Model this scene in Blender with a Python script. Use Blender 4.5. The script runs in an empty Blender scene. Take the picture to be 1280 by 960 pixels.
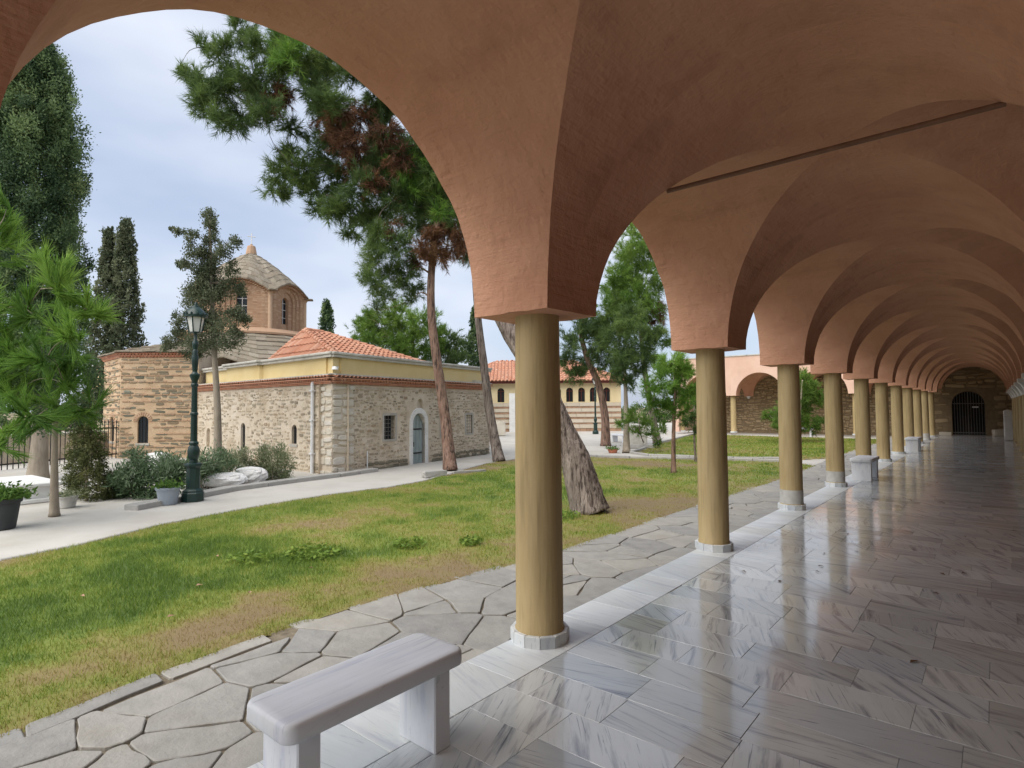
import bpy, math, random
import numpy as np
from mathutils import Vector, Matrix
PI = math.pi; R = math.radians
rng = np.random.default_rng(7); random.seed(7)
sc = bpy.context.scene
COL = sc.collection

# ------------------------------------------------------------------ camera, sky, sun, exposure
F_PX, YAW, PITCH, ROLL, EYE = 725.0, R(39.721), R(2.354), R(-.402), 1.6
cd = bpy.data.cameras.new('camera'); cd.sensor_width = 36; cd.lens = F_PX/1280*36
cd.clip_start = .05; cd.clip_end = 2000
cam = bpy.data.objects.new('camera', cd); COL.objects.link(cam)
cam.matrix_world = Matrix.Translation((0, 0, EYE)) @ Matrix.Rotation(YAW, 4, 'Z') @ Matrix.Rotation(PI/2+PITCH, 4, 'X') @ Matrix.Rotation(ROLL, 4, 'Z')
sc.camera = cam

SUN_EL, SUN_AZ = R(50), R(186)        # azimuth clockwise from +Y
w = bpy.data.worlds.new('World'); sc.world = w; w.use_nodes = True
nt = w.node_tree; nt.nodes.clear()
def wn(t, **k):
    n = nt.nodes.new(t)
    for a, b in k.items(): setattr(n, a, b)
    return n
out = wn('ShaderNodeOutputWorld'); sky = wn('ShaderNodeTexSky', sky_type='NISHITA', sun_disc=False)
sky.sun_elevation = SUN_EL; sky.sun_rotation = SUN_AZ; sky.dust_density = 2.0
bg1 = wn('ShaderNodeBackground'); bg1.inputs['Strength'].default_value = .05
bg2 = wn('ShaderNodeBackground'); bg2.inputs['Strength'].default_value = .285
tc = wn('ShaderNodeTexCoord'); mp = wn('ShaderNodeMapping'); mp.inputs['Scale'].default_value = (1.0, 1.0, 2.6)
mp.inputs['Location'].default_value = (.35, .9, .2)
nz = wn('ShaderNodeTexNoise'); nz.inputs['Scale'].default_value = 1.7; nz.inputs['Detail'].default_value = 4; nz.inputs['Roughness'].default_value = .45
cr = wn('ShaderNodeValToRGB'); cr.color_ramp.elements[0].position = .30; cr.color_ramp.elements[0].color = (.45,)*3+(1,)
cr.color_ramp.elements[1].position = .62; cr.color_ramp.elements[1].color = (1, 1, 1, 1)
cc = wn('ShaderNodeValToRGB'); cc.color_ramp.elements[0].position = .35; cc.color_ramp.elements[0].color = (.74, .86, 1.12, 1)
cc.color_ramp.elements[1].position = .72; cc.color_ramp.elements[1].color = (1.08, 1.13, 1.22, 1)
mx = wn('ShaderNodeMixShader'); L = nt.links.new
L(tc.outputs['Generated'], mp.inputs['Vector']); L(mp.outputs[0], nz.inputs['Vector'])
L(nz.outputs['Fac'], cr.inputs[0]); L(nz.outputs['Fac'], cc.inputs[0]); L(cc.outputs[0], bg2.inputs['Color'])
L(sky.outputs[0], bg1.inputs['Color']); L(cr.outputs[0], mx.inputs[0]); L(bg1.outputs[0], mx.inputs[1]); L(bg2.outputs[0], mx.inputs[2])
L(mx.outputs[0], out.inputs['Surface'])

sl = bpy.data.lights.new('sun', 'SUN'); sl.energy = 1.5; sl.angle = R(75); sl.color = (1, .95, .87)
so = bpy.data.objects.new('sun', sl); COL.objects.link(so)
sd = Vector((math.sin(SUN_AZ)*math.cos(SUN_EL), math.cos(SUN_AZ)*math.cos(SUN_EL), math.sin(SUN_EL)))
so.rotation_euler = sd.to_track_quat('Z', 'Y').to_euler(); so.location = (0, -10, 30)
sc.view_settings.view_transform = 'Standard'; sc.view_settings.look = 'None'
sc.view_settings.exposure = 1.6; sc.view_settings.gamma = 1
sc.cycles.use_denoising = True; sc.cycles.diffuse_bounces = 6; sc.cycles.max_bounces = 10; sc.cycles.transparent_max_bounces = 8
sc.cycles.sample_clamp_indirect = 6

# ------------------------------------------------------------------ helpers
cY, sY = math.cos(YAW), math.sin(YAW)
def at(x, y, Z):
    """the point of the place seen at photo pixel x, y at a depth of Z metres"""
    a, b = x-640, y-480
    x0 = a*math.cos(ROLL)+b*math.sin(ROLL); y0 = -a*math.sin(ROLL)+b*math.cos(ROLL)
    X = x0/F_PX; Y2 = -y0/F_PX; Zc = math.cos(PITCH)-Y2*math.sin(PITCH); Y = Y2*math.cos(PITCH)+math.sin(PITCH)
    k = Z/Zc
    return np.array([(X*cY-Zc*sY)*k, (X*sY+Zc*cY)*k, EYE+Y*k])
def tag(o, label=None, cat=None, group=None, kind=None):
    for k, v in (('label', label), ('category', cat), ('group', group), ('kind', kind)):
        if v: o[k] = v
    return o
def empty(name, loc, rz=0, label=None, cat=None, group=None):
    o = bpy.data.objects.new(name, None); o.location = loc; o.rotation_euler = (0, 0, rz); COL.objects.link(o)
    o.empty_display_size = .2
    return tag(o, label, cat, group)
def put(name, me, parent=None, loc=(0, 0, 0), rot=(0, 0, 0), scale=(1, 1, 1), **k):
    o = bpy.data.objects.new(name, me); o.location = loc; o.rotation_euler = rot; o.scale = scale
    if parent: o.parent = parent
    COL.objects.link(o)
    return tag(o, **k)
def copy_tree(o, parent=None):
    c = o.copy(); COL.objects.link(c)
    if parent: c.parent = parent
    for ch in list(o.children): copy_tree(ch, c)
    return c
def np_mesh(name, V, n, mat, tint=None, smooth=False):
    """mesh from an array of verts (N*n, 3), each consecutive n verts one face"""
    V = np.ascontiguousarray(V, dtype=np.float32).reshape(-1, 3); nv = len(V); nf = nv//n
    me = bpy.data.meshes.new(name); me.vertices.add(nv); me.vertices.foreach_set('co', V.ravel())
    me.loops.add(nv); me.loops.foreach_set('vertex_index', np.arange(nv, dtype=np.int32))
    me.polygons.add(nf); me.polygons.foreach_set('loop_start', np.arange(nf, dtype=np.int32)*n)
    me.update(calc_edges=True)
    if tint is not None:
        a = me.attributes.new('tint', 'FLOAT', 'POINT'); a.data.foreach_set('value', np.repeat(np.asarray(tint, dtype=np.float32), n))
    me.materials.append(mat); return me
class MB:
    def __init__(s): s.v = []; s.f = []; s.t = []; s.cur = 0.0; s.mi = []; s.m = 0
    def add(s, vs, fs):
        k = len(s.v); s.v += [tuple(map(float, p)) for p in vs]; s.t += [s.cur]*len(vs)
        s.f += [tuple(i+k for i in f) for f in fs]; s.mi += [s.m]*len(fs); return s
    def box(s, c, d, rz=0, bev=0):
        x, y, z = d[0]/2, d[1]/2, d[2]/2
        ca, sa = math.cos(rz), math.sin(rz)
        def T(p): return (c[0]+p[0]*ca-p[1]*sa, c[1]+p[0]*sa+p[1]*ca, c[2]+p[2])
        if bev <= 0:
            vs = [(i*x, j*y, k*z) for k in (-1, 1) for j in (-1, 1) for i in (-1, 1)]
            return s.add([T(p) for p in vs], [(0, 2, 3, 1), (4, 5, 7, 6), (0, 1, 5, 4), (2, 6, 7, 3), (0, 4, 6, 2), (1, 3, 7, 5)])
        b = min(bev, x*.9, y*.9, z*.9)
        ring = lambda a, e, zz: [(-a, -e+b, zz), (-a+b, -e, zz), (a-b, -e, zz), (a, -e+b, zz), (a, e-b, zz), (a-b, e, zz), (-a+b, e, zz), (-a, e-b, zz)]
        rs = [ring(x-b*.7, y-b*.7, -z), ring(x, y, -z+b), ring(x, y, z-b), ring(x-b*.7, y-b*.7, z)]
        vs = [T(p) for r in rs for p in r]; fs = [tuple(range(7, -1, -1)), tuple(range(24, 32))]
        for r in range(3):
            for i in range(8): j = (i+1) % 8; fs.append((r*8+i, r*8+j, r*8+8+j, r*8+8+i))
        return s.add(vs, fs)
    def prism(s, poly, z0, z1, bev=0):
        n = len(poly); c = np.mean(np.array(poly), axis=0)
        rings = [[(p[0], p[1], z0) for p in poly], [(p[0], p[1], z1-bev) for p in poly]]
        if bev > 0:
            q = []
            for p in poly:
                d = np.array(p)-c; l = np.hypot(*d)+1e-6; d = d*(1-min(bev*1.4/l, .4))+c; q.append((d[0], d[1], z1))
            rings.append(q)
        vs = [v for r in rings for v in r]; fs = [tuple(range(n-1, -1, -1)), tuple(range((len(rings)-1)*n, len(rings)*n))]
        for r in range(len(rings)-1):
            for i in range(n): j = (i+1) % n; fs.append((r*n+i, r*n+j, r*n+n+j, r*n+n+i))
        return s.add(vs, fs)
    def quad(s, a, b, c, d): return s.add([a, b, c, d], [(0, 1, 2, 3)])
    def lathe(s, prof, n=20, c=(0, 0, 0), a0=0):
        vs = []; fs = []
        for r, z in prof:
            for i in range(n): t = a0+2*PI*i/n; vs.append((c[0]+r*math.cos(t), c[1]+r*math.sin(t), c[2]+z))
        for k in range(len(prof)-1):
            for i in range(n): j = (i+1) % n; fs.append((k*n+i, k*n+j, k*n+n+j, k*n+n+i))
        fs.append(tuple(range(n-1, -1, -1))); fs.append(tuple(range((len(prof)-1)*n, len(prof)*n)))
        return s.add(vs, fs)
    def tube(s, pts, rad, n=8, rough=0, seed=0):
        pts = [Vector(p) for p in pts]; m = len(pts); vs = []; fs = []
        if not hasattr(rad, '__len__'): rad = [rad]*m
        up = Vector((0, 0, 1)); prev = None; rr = random.Random(seed)
        for i, p in enumerate(pts):
            d = (pts[min(i+1, m-1)]-pts[max(i-1, 0)]).normalized()
            if prev is None:
                a = d.orthogonal().normalized()
            else:
                a = (prev-d*prev.dot(d)); a = a.normalized() if a.length > 1e-5 else d.orthogonal().normalized()
            prev = a; b = d.cross(a)
            for k in range(n):
                t = 2*PI*k/n; r = rad[i]*(1+rough*(rr.random()-.5)); q = p+(a*math.cos(t)+b*math.sin(t))*r; vs.append(q)
        for i in range(m-1):
            for k in range(n): j = (k+1) % n; fs.append((i*n+k, i*n+j, i*n+n+j, i*n+n+k))
        fs.append(tuple(range(n-1, -1, -1))); fs.append(tuple(range((m-1)*n, m*n)))
        return s.add(vs, fs)
    def mesh(s, name, mats, base=(0, 0, 0), smooth=False, tint=False):
        me = bpy.data.meshes.new(name); b = base
        me.from_pydata([(p[0]-b[0], p[1]-b[1], p[2]-b[2]) for p in s.v], [], s.f)
        for m in (mats if isinstance(mats, (list, tuple)) else [mats]): me.materials.append(m)
        if isinstance(mats, (list, tuple)): me.polygons.foreach_set('material_index', s.mi)
        if smooth: me.shade_smooth()
        if tint:
            a = me.attributes.new('tint', 'FLOAT', 'POINT'); a.data.foreach_set('value', s.t)
        me.update(); return me
    def build(s, name, mat, parent=None, base=(0, 0, 0), smooth=False, tint=False, **k):
        return put(name, s.mesh(name, mat, base, smooth, tint), parent, **k)
def hash2(i, j, s=0):
    h = np.sin(i*127.1+j*311.7+s*74.7)*43758.5453
    return h-np.floor(h)
def vnoise(x, y, s=0):
    i, j = np.floor(x), np.floor(y); fx, fy = x-i, y-j; fx = fx*fx*(3-2*fx); fy = fy*fy*(3-2*fy)
    return (hash2(i, j, s)*(1-fx)+hash2(i+1, j, s)*fx)*(1-fy)+(hash2(i, j+1, s)*(1-fx)+hash2(i+1, j+1, s)*fx)*fy
def fbm(x, y, s=0, o=4):
    t = 0; a = .5; n = 0
    for k in range(o): t = t+a*vnoise(x*2**k, y*2**k, s+k); n += a; a *= .5
    return t/n
def wob(x, y, z, f=1.0):
    return (math.sin(1.7*f*x+2.3*f*z+.6)+math.sin(2.9*f*y-1.3*f*x+1.1)+math.sin(3.7*f*z+1.9*f*y))/3

# ------------------------------------------------------------------ materials
def mk(name, cols, scale=4, stretch=(1, 1, 1), detail=5, rough=.8, bump=None, rnd=None, rndmix=.6, spec=.3, trans=0, rot=None, metal=0, rough2=None, second=None, gen=False):
    """cols: colours over a noise; rnd: colours over a per-object / per-piece random; bump: list of (kind, scale, stretch, strength)"""
    m = bpy.data.materials.new(name); m.use_nodes = True; t = m.node_tree; N = t.nodes; l = t.links.new
    p = N['Principled BSDF']; p.inputs['Roughness'].default_value = rough; p.inputs['Specular IOR Level'].default_value = spec; p.inputs['Metallic'].default_value = metal
    tc = N.new('ShaderNodeTexCoord'); oi = N.new('ShaderNodeObjectInfo'); at_ = N.new('ShaderNodeAttribute'); at_.attribute_name = 'tint'
    sm = N.new('ShaderNodeMath'); sm.operation = 'ADD'; l(oi.outputs['Random'], sm.inputs[0]); l(at_.outputs['Fac'], sm.inputs[1])
    fr = N.new('ShaderNodeMath'); fr.operation = 'FRACT'; l(sm.outputs[0], fr.inputs[0])
    off = N.new('ShaderNodeVectorMath'); off.operation = 'MULTIPLY_ADD'; cmb = N.new('ShaderNodeCombineXYZ')
    for i in range(3): l(fr.outputs[0], cmb.inputs[i])
    off.inputs[1].default_value = (17, 23, 31) if rnd else (0, 0, 0); l(cmb.outputs[0], off.inputs[0]); l(tc.outputs['Object'], off.inputs[2])
    def tex(kind, s, st, d=5):
        mp = N.new('ShaderNodeMapping'); mp.inputs['Scale'].default_value = st
        if rot: mp.inputs['Rotation'].default_value = rot
        l(off.outputs[0], mp.inputs['Vector'])
        if kind == 'voro':
            q = N.new('ShaderNodeTexVoronoi'); q.feature = 'DISTANCE_TO_EDGE'; q.inputs['Scale'].default_value = s; l(mp.outputs[0], q.inputs['Vector']); return q.outputs['Distance']
        if kind == 'wave':
            q = N.new('ShaderNodeTexWave'); q.inputs['Scale'].default_value = s; q.inputs['Distortion'].default_value = 6; q.inputs['Detail'].default_value = 3; l(mp.outputs[0], q.inputs['Vector']); return q.outputs['Fac']
        q = N.new('ShaderNodeTexNoise'); q.inputs['Scale'].default_value = s; q.inputs['Detail'].default_value = d; q.inputs['Roughness'].default_value = .6; l(mp.outputs[0], q.inputs['Vector']); return q.outputs['Fac']
    def ramp(fac, cs, lo=.25, hi=.75):
        r = N.new('ShaderNodeValToRGB'); e = r.color_ramp.elements
        while len(e) < len(cs): e.new(.5)
        for i, c in enumerate(cs): e[i].position = lo+(hi-lo)*i/max(1, len(cs)-1); e[i].color = tuple(c)+(1,)
        l(fac, r.inputs[0]); return r.outputs[0]
    def mix(f, a, b, mode='MIX'):
        q = N.new('ShaderNodeMix'); q.data_type = 'RGBA'; q.blend_type = mode
        if isinstance(f, (int, float)): q.inputs[0].default_value = f
        else: l(f, q.inputs[0])
        l(a, q.inputs[6]); l(b, q.inputs[7]); return q.outputs[2]
    nf = tex('noise', scale, stretch, detail); col = ramp(nf, cols)
    if second:      # (kind, scale, stretch, colours, lo, hi, amount): a second colour layer, for stains and bark fissures
        k2, s2, st2, c2, lo2, hi2, am = second
        q = tex(k2, s2, st2); g = N.new('ShaderNodeMapRange'); g.inputs[1].default_value = lo2; g.inputs[2].default_value = hi2; g.inputs[4].default_value = am; l(q, g.inputs[0])
        rgb = N.new('ShaderNodeRGB'); rgb.outputs[0].default_value = tuple(c2)+(1,); col = mix(g.outputs[0], col, rgb.outputs[0])
    if rnd: col = mix(rndmix, col, ramp(fr.outputs[0], rnd, 0, 1))
    l(col, p.inputs['Base Color'])
    if rough2 is not None:
        g = N.new('ShaderNodeMapRange'); g.inputs[1].default_value = .3; g.inputs[2].default_value = .7; g.inputs[3].default_value = rough; g.inputs[4].default_value = rough2
        l(tex('noise', 3.1, (1, 1, 1)), g.inputs[0]); l(g.outputs[0], p.inputs['Roughness'])
    prev = None
    for k, s, st, amt in (bump or []):
        b = N.new('ShaderNodeBump'); b.inputs['Strength'].default_value = 1; b.inputs['Distance'].default_value = amt
        l(tex(k, s, st), b.inputs['Height'])
        if prev: l(prev, b.inputs['Normal'])
        prev = b.outputs[0]
    if prev: l(prev, p.inputs['Normal'])
    if trans:
        tr = N.new('ShaderNodeBsdfTranslucent'); l(col, tr.inputs['Color']); ms = N.new('ShaderNodeMixShader'); ms.inputs[0].default_value = trans
        l(p.outputs[0], ms.inputs[1]); l(tr.outputs[0], ms.inputs[2]); l(ms.outputs[0], N['Material Output'].inputs['Surface'])
    return m
def leafmat(name, cs, trans=.35):
    """leaf colours over the tint attribute (0..1), which differs from clump to clump"""
    m = bpy.data.materials.new(name); m.use_nodes = True; t = m.node_tree; N = t.nodes; l = t.links.new
    p = N['Principled BSDF']; p.inputs['Roughness'].default_value = .6; p.inputs['Specular IOR Level'].default_value = .25
    a = N.new('ShaderNodeAttribute'); a.attribute_name = 'tint'; r = N.new('ShaderNodeValToRGB'); e = r.color_ramp.elements
    while len(e) < len(cs): e.new(.5)
    for i, c in enumerate(cs): e[i].position = i/(len(cs)-1); e[i].color = tuple(c)+(1,)
    l(a.outputs['Fac'], r.inputs[0]); l(r.outputs[0], p.inputs['Base Color'])
    tr = N.new('ShaderNodeBsdfTranslucent'); l(r.outputs[0], tr.inputs['Color']); ms = N.new('ShaderNodeMixShader'); ms.inputs[0].default_value = trans
    l(p.outputs[0], ms.inputs[1]); l(tr.outputs[0], ms.inputs[2]); l(ms.outputs[0], N['Material Output'].inputs['Surface'])
    return m
def marble(name, ang, dark=.29, light=.59, rough=(.06, .19), warm=(.935, .985, 1.02), vein=1.0):
    m = bpy.data.materials.new(name); m.use_nodes = True; t = m.node_tree; N = t.nodes; l = t.links.new
    p = N['Principled BSDF']; p.inputs['Specular IOR Level'].default_value = .75
    tc = N.new('ShaderNodeTexCoord'); oi = N.new('ShaderNodeObjectInfo'); a = N.new('ShaderNodeAttribute'); a.attribute_name = 'tint'
    sm = N.new('ShaderNodeMath'); l(oi.outputs['Random'], sm.inputs[0]); l(a.outputs['Fac'], sm.inputs[1])
    fr = N.new('ShaderNodeMath'); fr.operation = 'FRACT'; l(sm.outputs[0], fr.inputs[0])
    cmb = N.new('ShaderNodeCombineXYZ')
    for i in range(3): l(fr.outputs[0], cmb.inputs[i])
    off = N.new('ShaderNodeVectorMath'); off.operation = 'MULTIPLY_ADD'; off.inputs[1].default_value = (41, 53, 37); l(cmb.outputs[0], off.inputs[0]); l(tc.outputs['Object'], off.inputs[2])
    # each slab is laid with its grain at its own angle
    rt = N.new('ShaderNodeVectorRotate'); rt.rotation_type = 'Z_AXIS'; am = N.new('ShaderNodeMath'); am.operation = 'MULTIPLY_ADD'; am.inputs[1].default_value = .7; am.inputs[2].default_value = ang-.35
    l(fr.outputs[0], am.inputs[0]); l(am.outputs[0], rt.inputs['Angle']); l(off.outputs[0], rt.inputs['Vector'])
    def noise(s, st, d, dist=0):
        mp = N.new('ShaderNodeMapping'); mp.inputs['Scale'].default_value = st; l(rt.outputs[0], mp.inputs['Vector'])
        q = N.new('ShaderNodeTexNoise'); q.inputs['Scale'].default_value = s; q.inputs['Detail'].default_value = d; q.inputs['Distortion'].default_value = dist; q.inputs['Roughness'].default_value = .62
        l(mp.outputs[0], q.inputs['Vector']); return q.outputs['Fac']
    def ramp(f, els):
        r = N.new('ShaderNodeValToRGB'); e = r.color_ramp.elements
        while len(e) < len(els): e.new(.5)
        for i, (x, c) in enumerate(els): e[i].position = x; e[i].color = tuple(c)+(1,)
        l(f, r.inputs[0]); return r.outputs[0]
    W = np.array(warm); g = lambda v, b=1.0: tuple(W*v*np.array((1, 1, b)))
    c1 = ramp(noise(2.6, (.55, 5.5, 1), 7, .5), [(.30, g(dark, 1.1)), (.39, g((dark+light)/2, 1.04)), (.47, g(light)), (.72, g(light*1.06))])
    c2 = ramp(noise(7, (.35, 9, 1), 4, .9), [(.33, tuple(1-vein*(1-v) for v in (.48, .50, .55))), (.40, (1, 1, 1)), (.75, (1, 1, 1))])
    c3 = ramp(noise(.9, (1, 1, 1), 3), [(.35, (.86, .84, .80)), (.65, (1, 1, 1))])
    c4 = ramp(fr.outputs[0], [(0, (.70, .72, .75)), (.3, (1.0, .99, .97)), (.55, (.86, .865, .87)), (.8, (1.05, 1.03, .99)), (1, (.76, .77, .79))])
    def mul(a, b):
        q = N.new('ShaderNodeMix'); q.data_type = 'RGBA'; q.blend_type = 'MULTIPLY'; q.inputs[0].default_value = 1; l(a, q.inputs[6]); l(b, q.inputs[7]); return q.outputs[2]
    l(mul(mul(mul(c1, c2), c3), c4), p.inputs['Base Color'])
    mr = N.new('ShaderNodeMapRange'); mr.inputs[1].default_value = .35; mr.inputs[2].default_value = .65; mr.inputs[3].default_value = rough[0]; mr.inputs[4].default_value = rough[1]
    l(noise(2.2, (1, 1, 1), 5), mr.inputs[0]); l(mr.outputs[0], p.inputs['Roughness'])
    b = N.new('ShaderNodeBump'); b.inputs['Distance'].default_value = .0005; l(noise(6, (1, 1.6, 1), 3), b.inputs['Height']); l(b.outputs[0], p.inputs['Normal'])
    return m
def glass(name, col=(.02, .025, .03), rough=.12):
    m = bpy.data.materials.new(name); m.use_nodes = True; p = m.node_tree.nodes['Principled BSDF']
    p.inputs['Base Color'].default_value = col+(1,); p.inputs['Roughness'].default_value = rough; return m
M = {}
M['plaster'] = mk('terracotta_plaster', [(.505, .255, .165), (.56, .30, .195), (.615, .35, .235)], 1.1, rough=.92, spec=.12,
                  bump=[('noise', 2.2, (1, 1, 1), .05), ('noise', 5, (3.2, .35, 1.5), .007), ('noise', 6, (.35, .35, 7), .0055), ('noise', 16, (1, 1, 1), .005), ('voro', 5, (.4, .4, 1.4), .0035), ('noise', 70, (1, 1, 1), .0016)],
                  second=('noise', 2.4, (.7, .7, 1.6), (.37, .19, .125), .54, .74, .55))
M['plaster_sunlit'] = mk('sunlit_pink_plaster', [(.60, .39, .30), (.66, .45, .355), (.70, .50, .405)], 1.0, rough=.92, spec=.12, bump=[('noise', 9, (1, 1, 1), .006)], second=('noise', 2, (1, 1, .4), (.50, .36, .29), .55, .78, .5))  # same plaster as the vault, paler: sunlight on the outside put into the colour
M['column'] = mk('khaki_column_paint', [(.36, .265, .125), (.445, .335, .17), (.50, .39, .215)], 5, (2.6, 2.6, .35), rough=.62, spec=.3, rnd=[(.40, .295, .145), (.465, .355, .185)], rndmix=.2,
                 bump=[('noise', 14, (2.5, 2.5, .18), .0035), ('noise', 3, (1, 1, 1), .004)], second=('noise', 7, (3.5, 3.5, .22), (.25, .185, .09), .50, .72, .75))
M['cement'] = mk('cement_patch', [(.36, .35, .32), (.48, .47, .44), (.55, .54, .51)], 9, rough=.85, bump=[('noise', 30, (1, 1, 1), .003)])
M['marble_long'] = marble('marble_grain_across', 0.05)
M['marble_diag'] = marble('marble_grain_diagonal', 1.05, light=.67)
M['marble_edge'] = marble('marble_edge_slab', 0.1, dark=.60, light=.78, rough=(.3, .5), vein=.5)
M['marble_bench'] = marble('bench_marble', 1.55, dark=.70, light=.84, rough=(.4, .6), warm=(.93, .97, 1.05), vein=.35)
M['marble_plinth'] = marble('plinth_marble', .8, dark=.6, light=.74, rough=(.4, .6))
M['marble_white'] = mk('white_marble', [(.62, .62, .60), (.72, .72, .70), (.78, .78, .77)], 3, rough=.5, bump=[('noise', 10, (1, 1, 1), .002)], second=('noise', 5, (1, 1, 3), (.45, .45, .43), .55, .75, .5))
M['grout'] = mk('floor_grout', [(.34, .33, .31), (.44, .43, .41)], 6, rough=.8)
M['flag'] = mk('flagstone', [(.21, .205, .19), (.34, .33, .305), (.45, .435, .40)], 5.5, rough=.78, rnd=[(.21, .21, .21), (.37, .355, .315), (.26, .26, .257), (.41, .385, .335), (.30, .297, .285)], rndmix=.55,
               bump=[('noise', 8, (1, 1, 1), .012), ('noise', 45, (1, 1, 1), .003)], second=('noise', 2.5, (1, 1, 1), (.25, .215, .16), .55, .72, .45))
M['mortar_dirt'] = mk('joint_dirt', [(.12, .10, .075), (.21, .175, .125), (.28, .24, .18)], 14, rough=.95, bump=[('noise', 40, (1, 1, 1), .006)])
M['pave'] = mk('pale_pavement', [(.40, .38, .34), (.47, .45, .41), (.52, .50, .46)], .9, rough=.85, bump=[('noise', 20, (1, 1, 1), .004)], second=('noise', .5, (1, 1, 1), (.38, .335, .27), .52, .72, .45))
M['kerb'] = mk('kerb_stone', [(.27, .26, .245), (.38, .37, .345), (.44, .43, .40)], 5, rough=.85, rnd=[(.28, .27, .26), (.42, .41, .38)], rndmix=.4, bump=[('noise', 14, (1, 1, 1), .01)])
M['earth'] = mk('earth', [(.16, .12, .075), (.24, .19, .12), (.30, .25, .17)], 5, rough=.95, bump=[('noise', 18, (1, 1, 1), .02)])
M['rubble'] = mk('rubble_stone', [(.30, .26, .20), (.43, .37, .28), (.52, .46, .365)], 6, rough=.9, rnd=[(.17, .15, .115), (.42, .34, .235), (.48, .41, .30), (.24, .21, .15), (.53, .47, .37), (.38, .27, .175), (.47, .40, .30)], rndmix=.75,
                 bump=[('noise', 12, (1, 1, 1), .02)])
M['apse_stone'] = mk('apse_stone', [(.25, .24, .18), (.34, .30, .21)], 7, rough=.9, rnd=[(.10, .115, .09), (.32, .22, .13), (.16, .17, .135), (.25, .185, .11), (.21, .22, .175), (.36, .25, .15), (.12, .13, .105)], rndmix=.85, bump=[('noise', 14, (1, 1, 1), .02)])
M['mortar'] = mk('lime_mortar', [(.50, .42, .32), (.60, .52, .41), (.66, .59, .49)], 3, rough=.95, bump=[('noise', 22, (1, 1, 1), .02)], second=('noise', 1.3, (1, 1, 1), (.36, .27, .175), .5, .7, .5))
M['apse_mortar'] = mk('ochre_mortar', [(.42, .30, .19), (.52, .385, .25), (.58, .45, .31)], 3, rough=.95, bump=[('noise', 22, (1, 1, 1), .02)], second=('noise', 2, (1, 1, 2), (.40, .22, .12), .55, .75, .5))
M['brick'] = mk('old_brick', [(.33, .205, .13), (.44, .295, .19), (.51, .37, .255)], 9, rough=.9, rnd=[(.31, .18, .115), (.48, .33, .22), (.38, .235, .15), (.55, .42, .30)], rndmix=.6, bump=[('noise', 18, (1, 1, 1), .01)])
M['damp_stone'] = mk('damp_mossy_stone', [(.13, .12, .085), (.21, .19, .14), (.29, .27, .21)], 8, rough=.95, rnd=[(.14, .135, .095), (.24, .22, .165), (.19, .165, .12)], rndmix=.5, bump=[('noise', 14, (1, 1, 1), .02)])
M['ashlar'] = mk('pale_ashlar', [(.48, .43, .34), (.58, .53, .44), (.63, .59, .51)], 3, rough=.85, rnd=[(.48, .42, .32), (.62, .57, .48), (.66, .63, .58)], rndmix=.5, bump=[('noise', 12, (1, 1, 1), .012)])
M['yellow'] = mk('ochre_render', [(.68, .52, .25), (.73, .58, .30), (.77, .63, .35)], 1.2, rough=.9, bump=[('noise', 25, (1, 1, 1), .003)], second=('noise', 1.5, (1, 1, .35), (.58, .48, .28), .55, .8, .5))
M['coping'] = mk('weathered_coping', [(.36, .34, .295), (.50, .48, .43), (.58, .56, .51)], 3, rough=.9, bump=[('noise', 14, (1, 1, 1), .01)], second=('noise', 4, (1, 1, .5), (.22, .21, .18), .55, .75, .6))
M['terracotta'] = mk('terracotta_tile', [(.40, .17, .10), (.49, .235, .15), (.55, .31, .21)], 5, rough=.85, rnd=[(.42, .17, .10), (.55, .29, .19), (.47, .22, .14), (.58, .37, .27), (.36, .18, .12)], rndmix=.6, bump=[('noise', 14, (1, 1, 1), .006)])
M['slab_roof'] = mk('stone_slab_roof', [(.15, .125, .09), (.24, .205, .155), (.34, .30, .24)], 6, rough=.92, rnd=[(.14, .12, .09), (.27, .235, .18), (.20, .16, .115), (.34, .30, .24), (.17, .14, .10)], rndmix=.6, bump=[('noise', 9, (1, 1, 1), .03)])
M['bark'] = mk('pine_bark', [(.14, .11, .095), (.25, .205, .175), (.38, .325, .285)], 5, (2.2, 2.2, .5), rough=.95, second=('noise', 8, (2.6, 2.6, .28), (.05, .036, .03), .50, .38, .9), bump=[('noise', 8, (2.6, 2.6, .28), .06), ('noise', 26, (1, 1, .5), .02)])
M['bark_red'] = mk('red_pine_bark', [(.16, .095, .07), (.28, .175, .13), (.37, .26, .205)], 6, (2, 2, .6), rough=.95, second=('noise', 8, (2.6, 2.6, .28), (.05, .036, .03), .50, .38, .9), bump=[('noise', 8, (2.6, 2.6, .28), .06), ('noise', 26, (1, 1, .6), .02)])
M['bark_grey'] = mk('smooth_grey_bark', [(.20, .165, .125), (.29, .245, .19), (.36, .31, .25)], 6, (2, 2, .5), rough=.9, bump=[('noise', 12, (2, 2, .5), .012)])
M['iron'] = mk('black_iron', [(.012, .012, .012), (.03, .027, .024)], 8, rough=.55, spec=.4)
M['grey_iron'] = mk('worn_grey_iron', [(.10, .098, .09), (.17, .165, .155)], 6, rough=.6)
M['green_iron'] = mk('dark_green_cast_iron', [(.003, .018, .015), (.006, .028, .023), (.011, .038, .031)], 5, rough=.38, spec=.5, bump=[('noise', 30, (1, 1, 1), .0015)])
M['lamp_glass'] = glass('frosted_lamp_glass', (.62, .63, .60), .25)
M['dark_glass'] = glass('dark_window_glass')
M['dark'] = mk('painted_shade', [(.012, .01, .009), (.03, .024, .02)], 3, rough=.9)  # near-black colour standing in for shade behind the gate
M['sill_stone'] = mk('grey_sill', [(.34, .32, .28), (.46, .44, .40)], 5, rough=.85)
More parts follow.
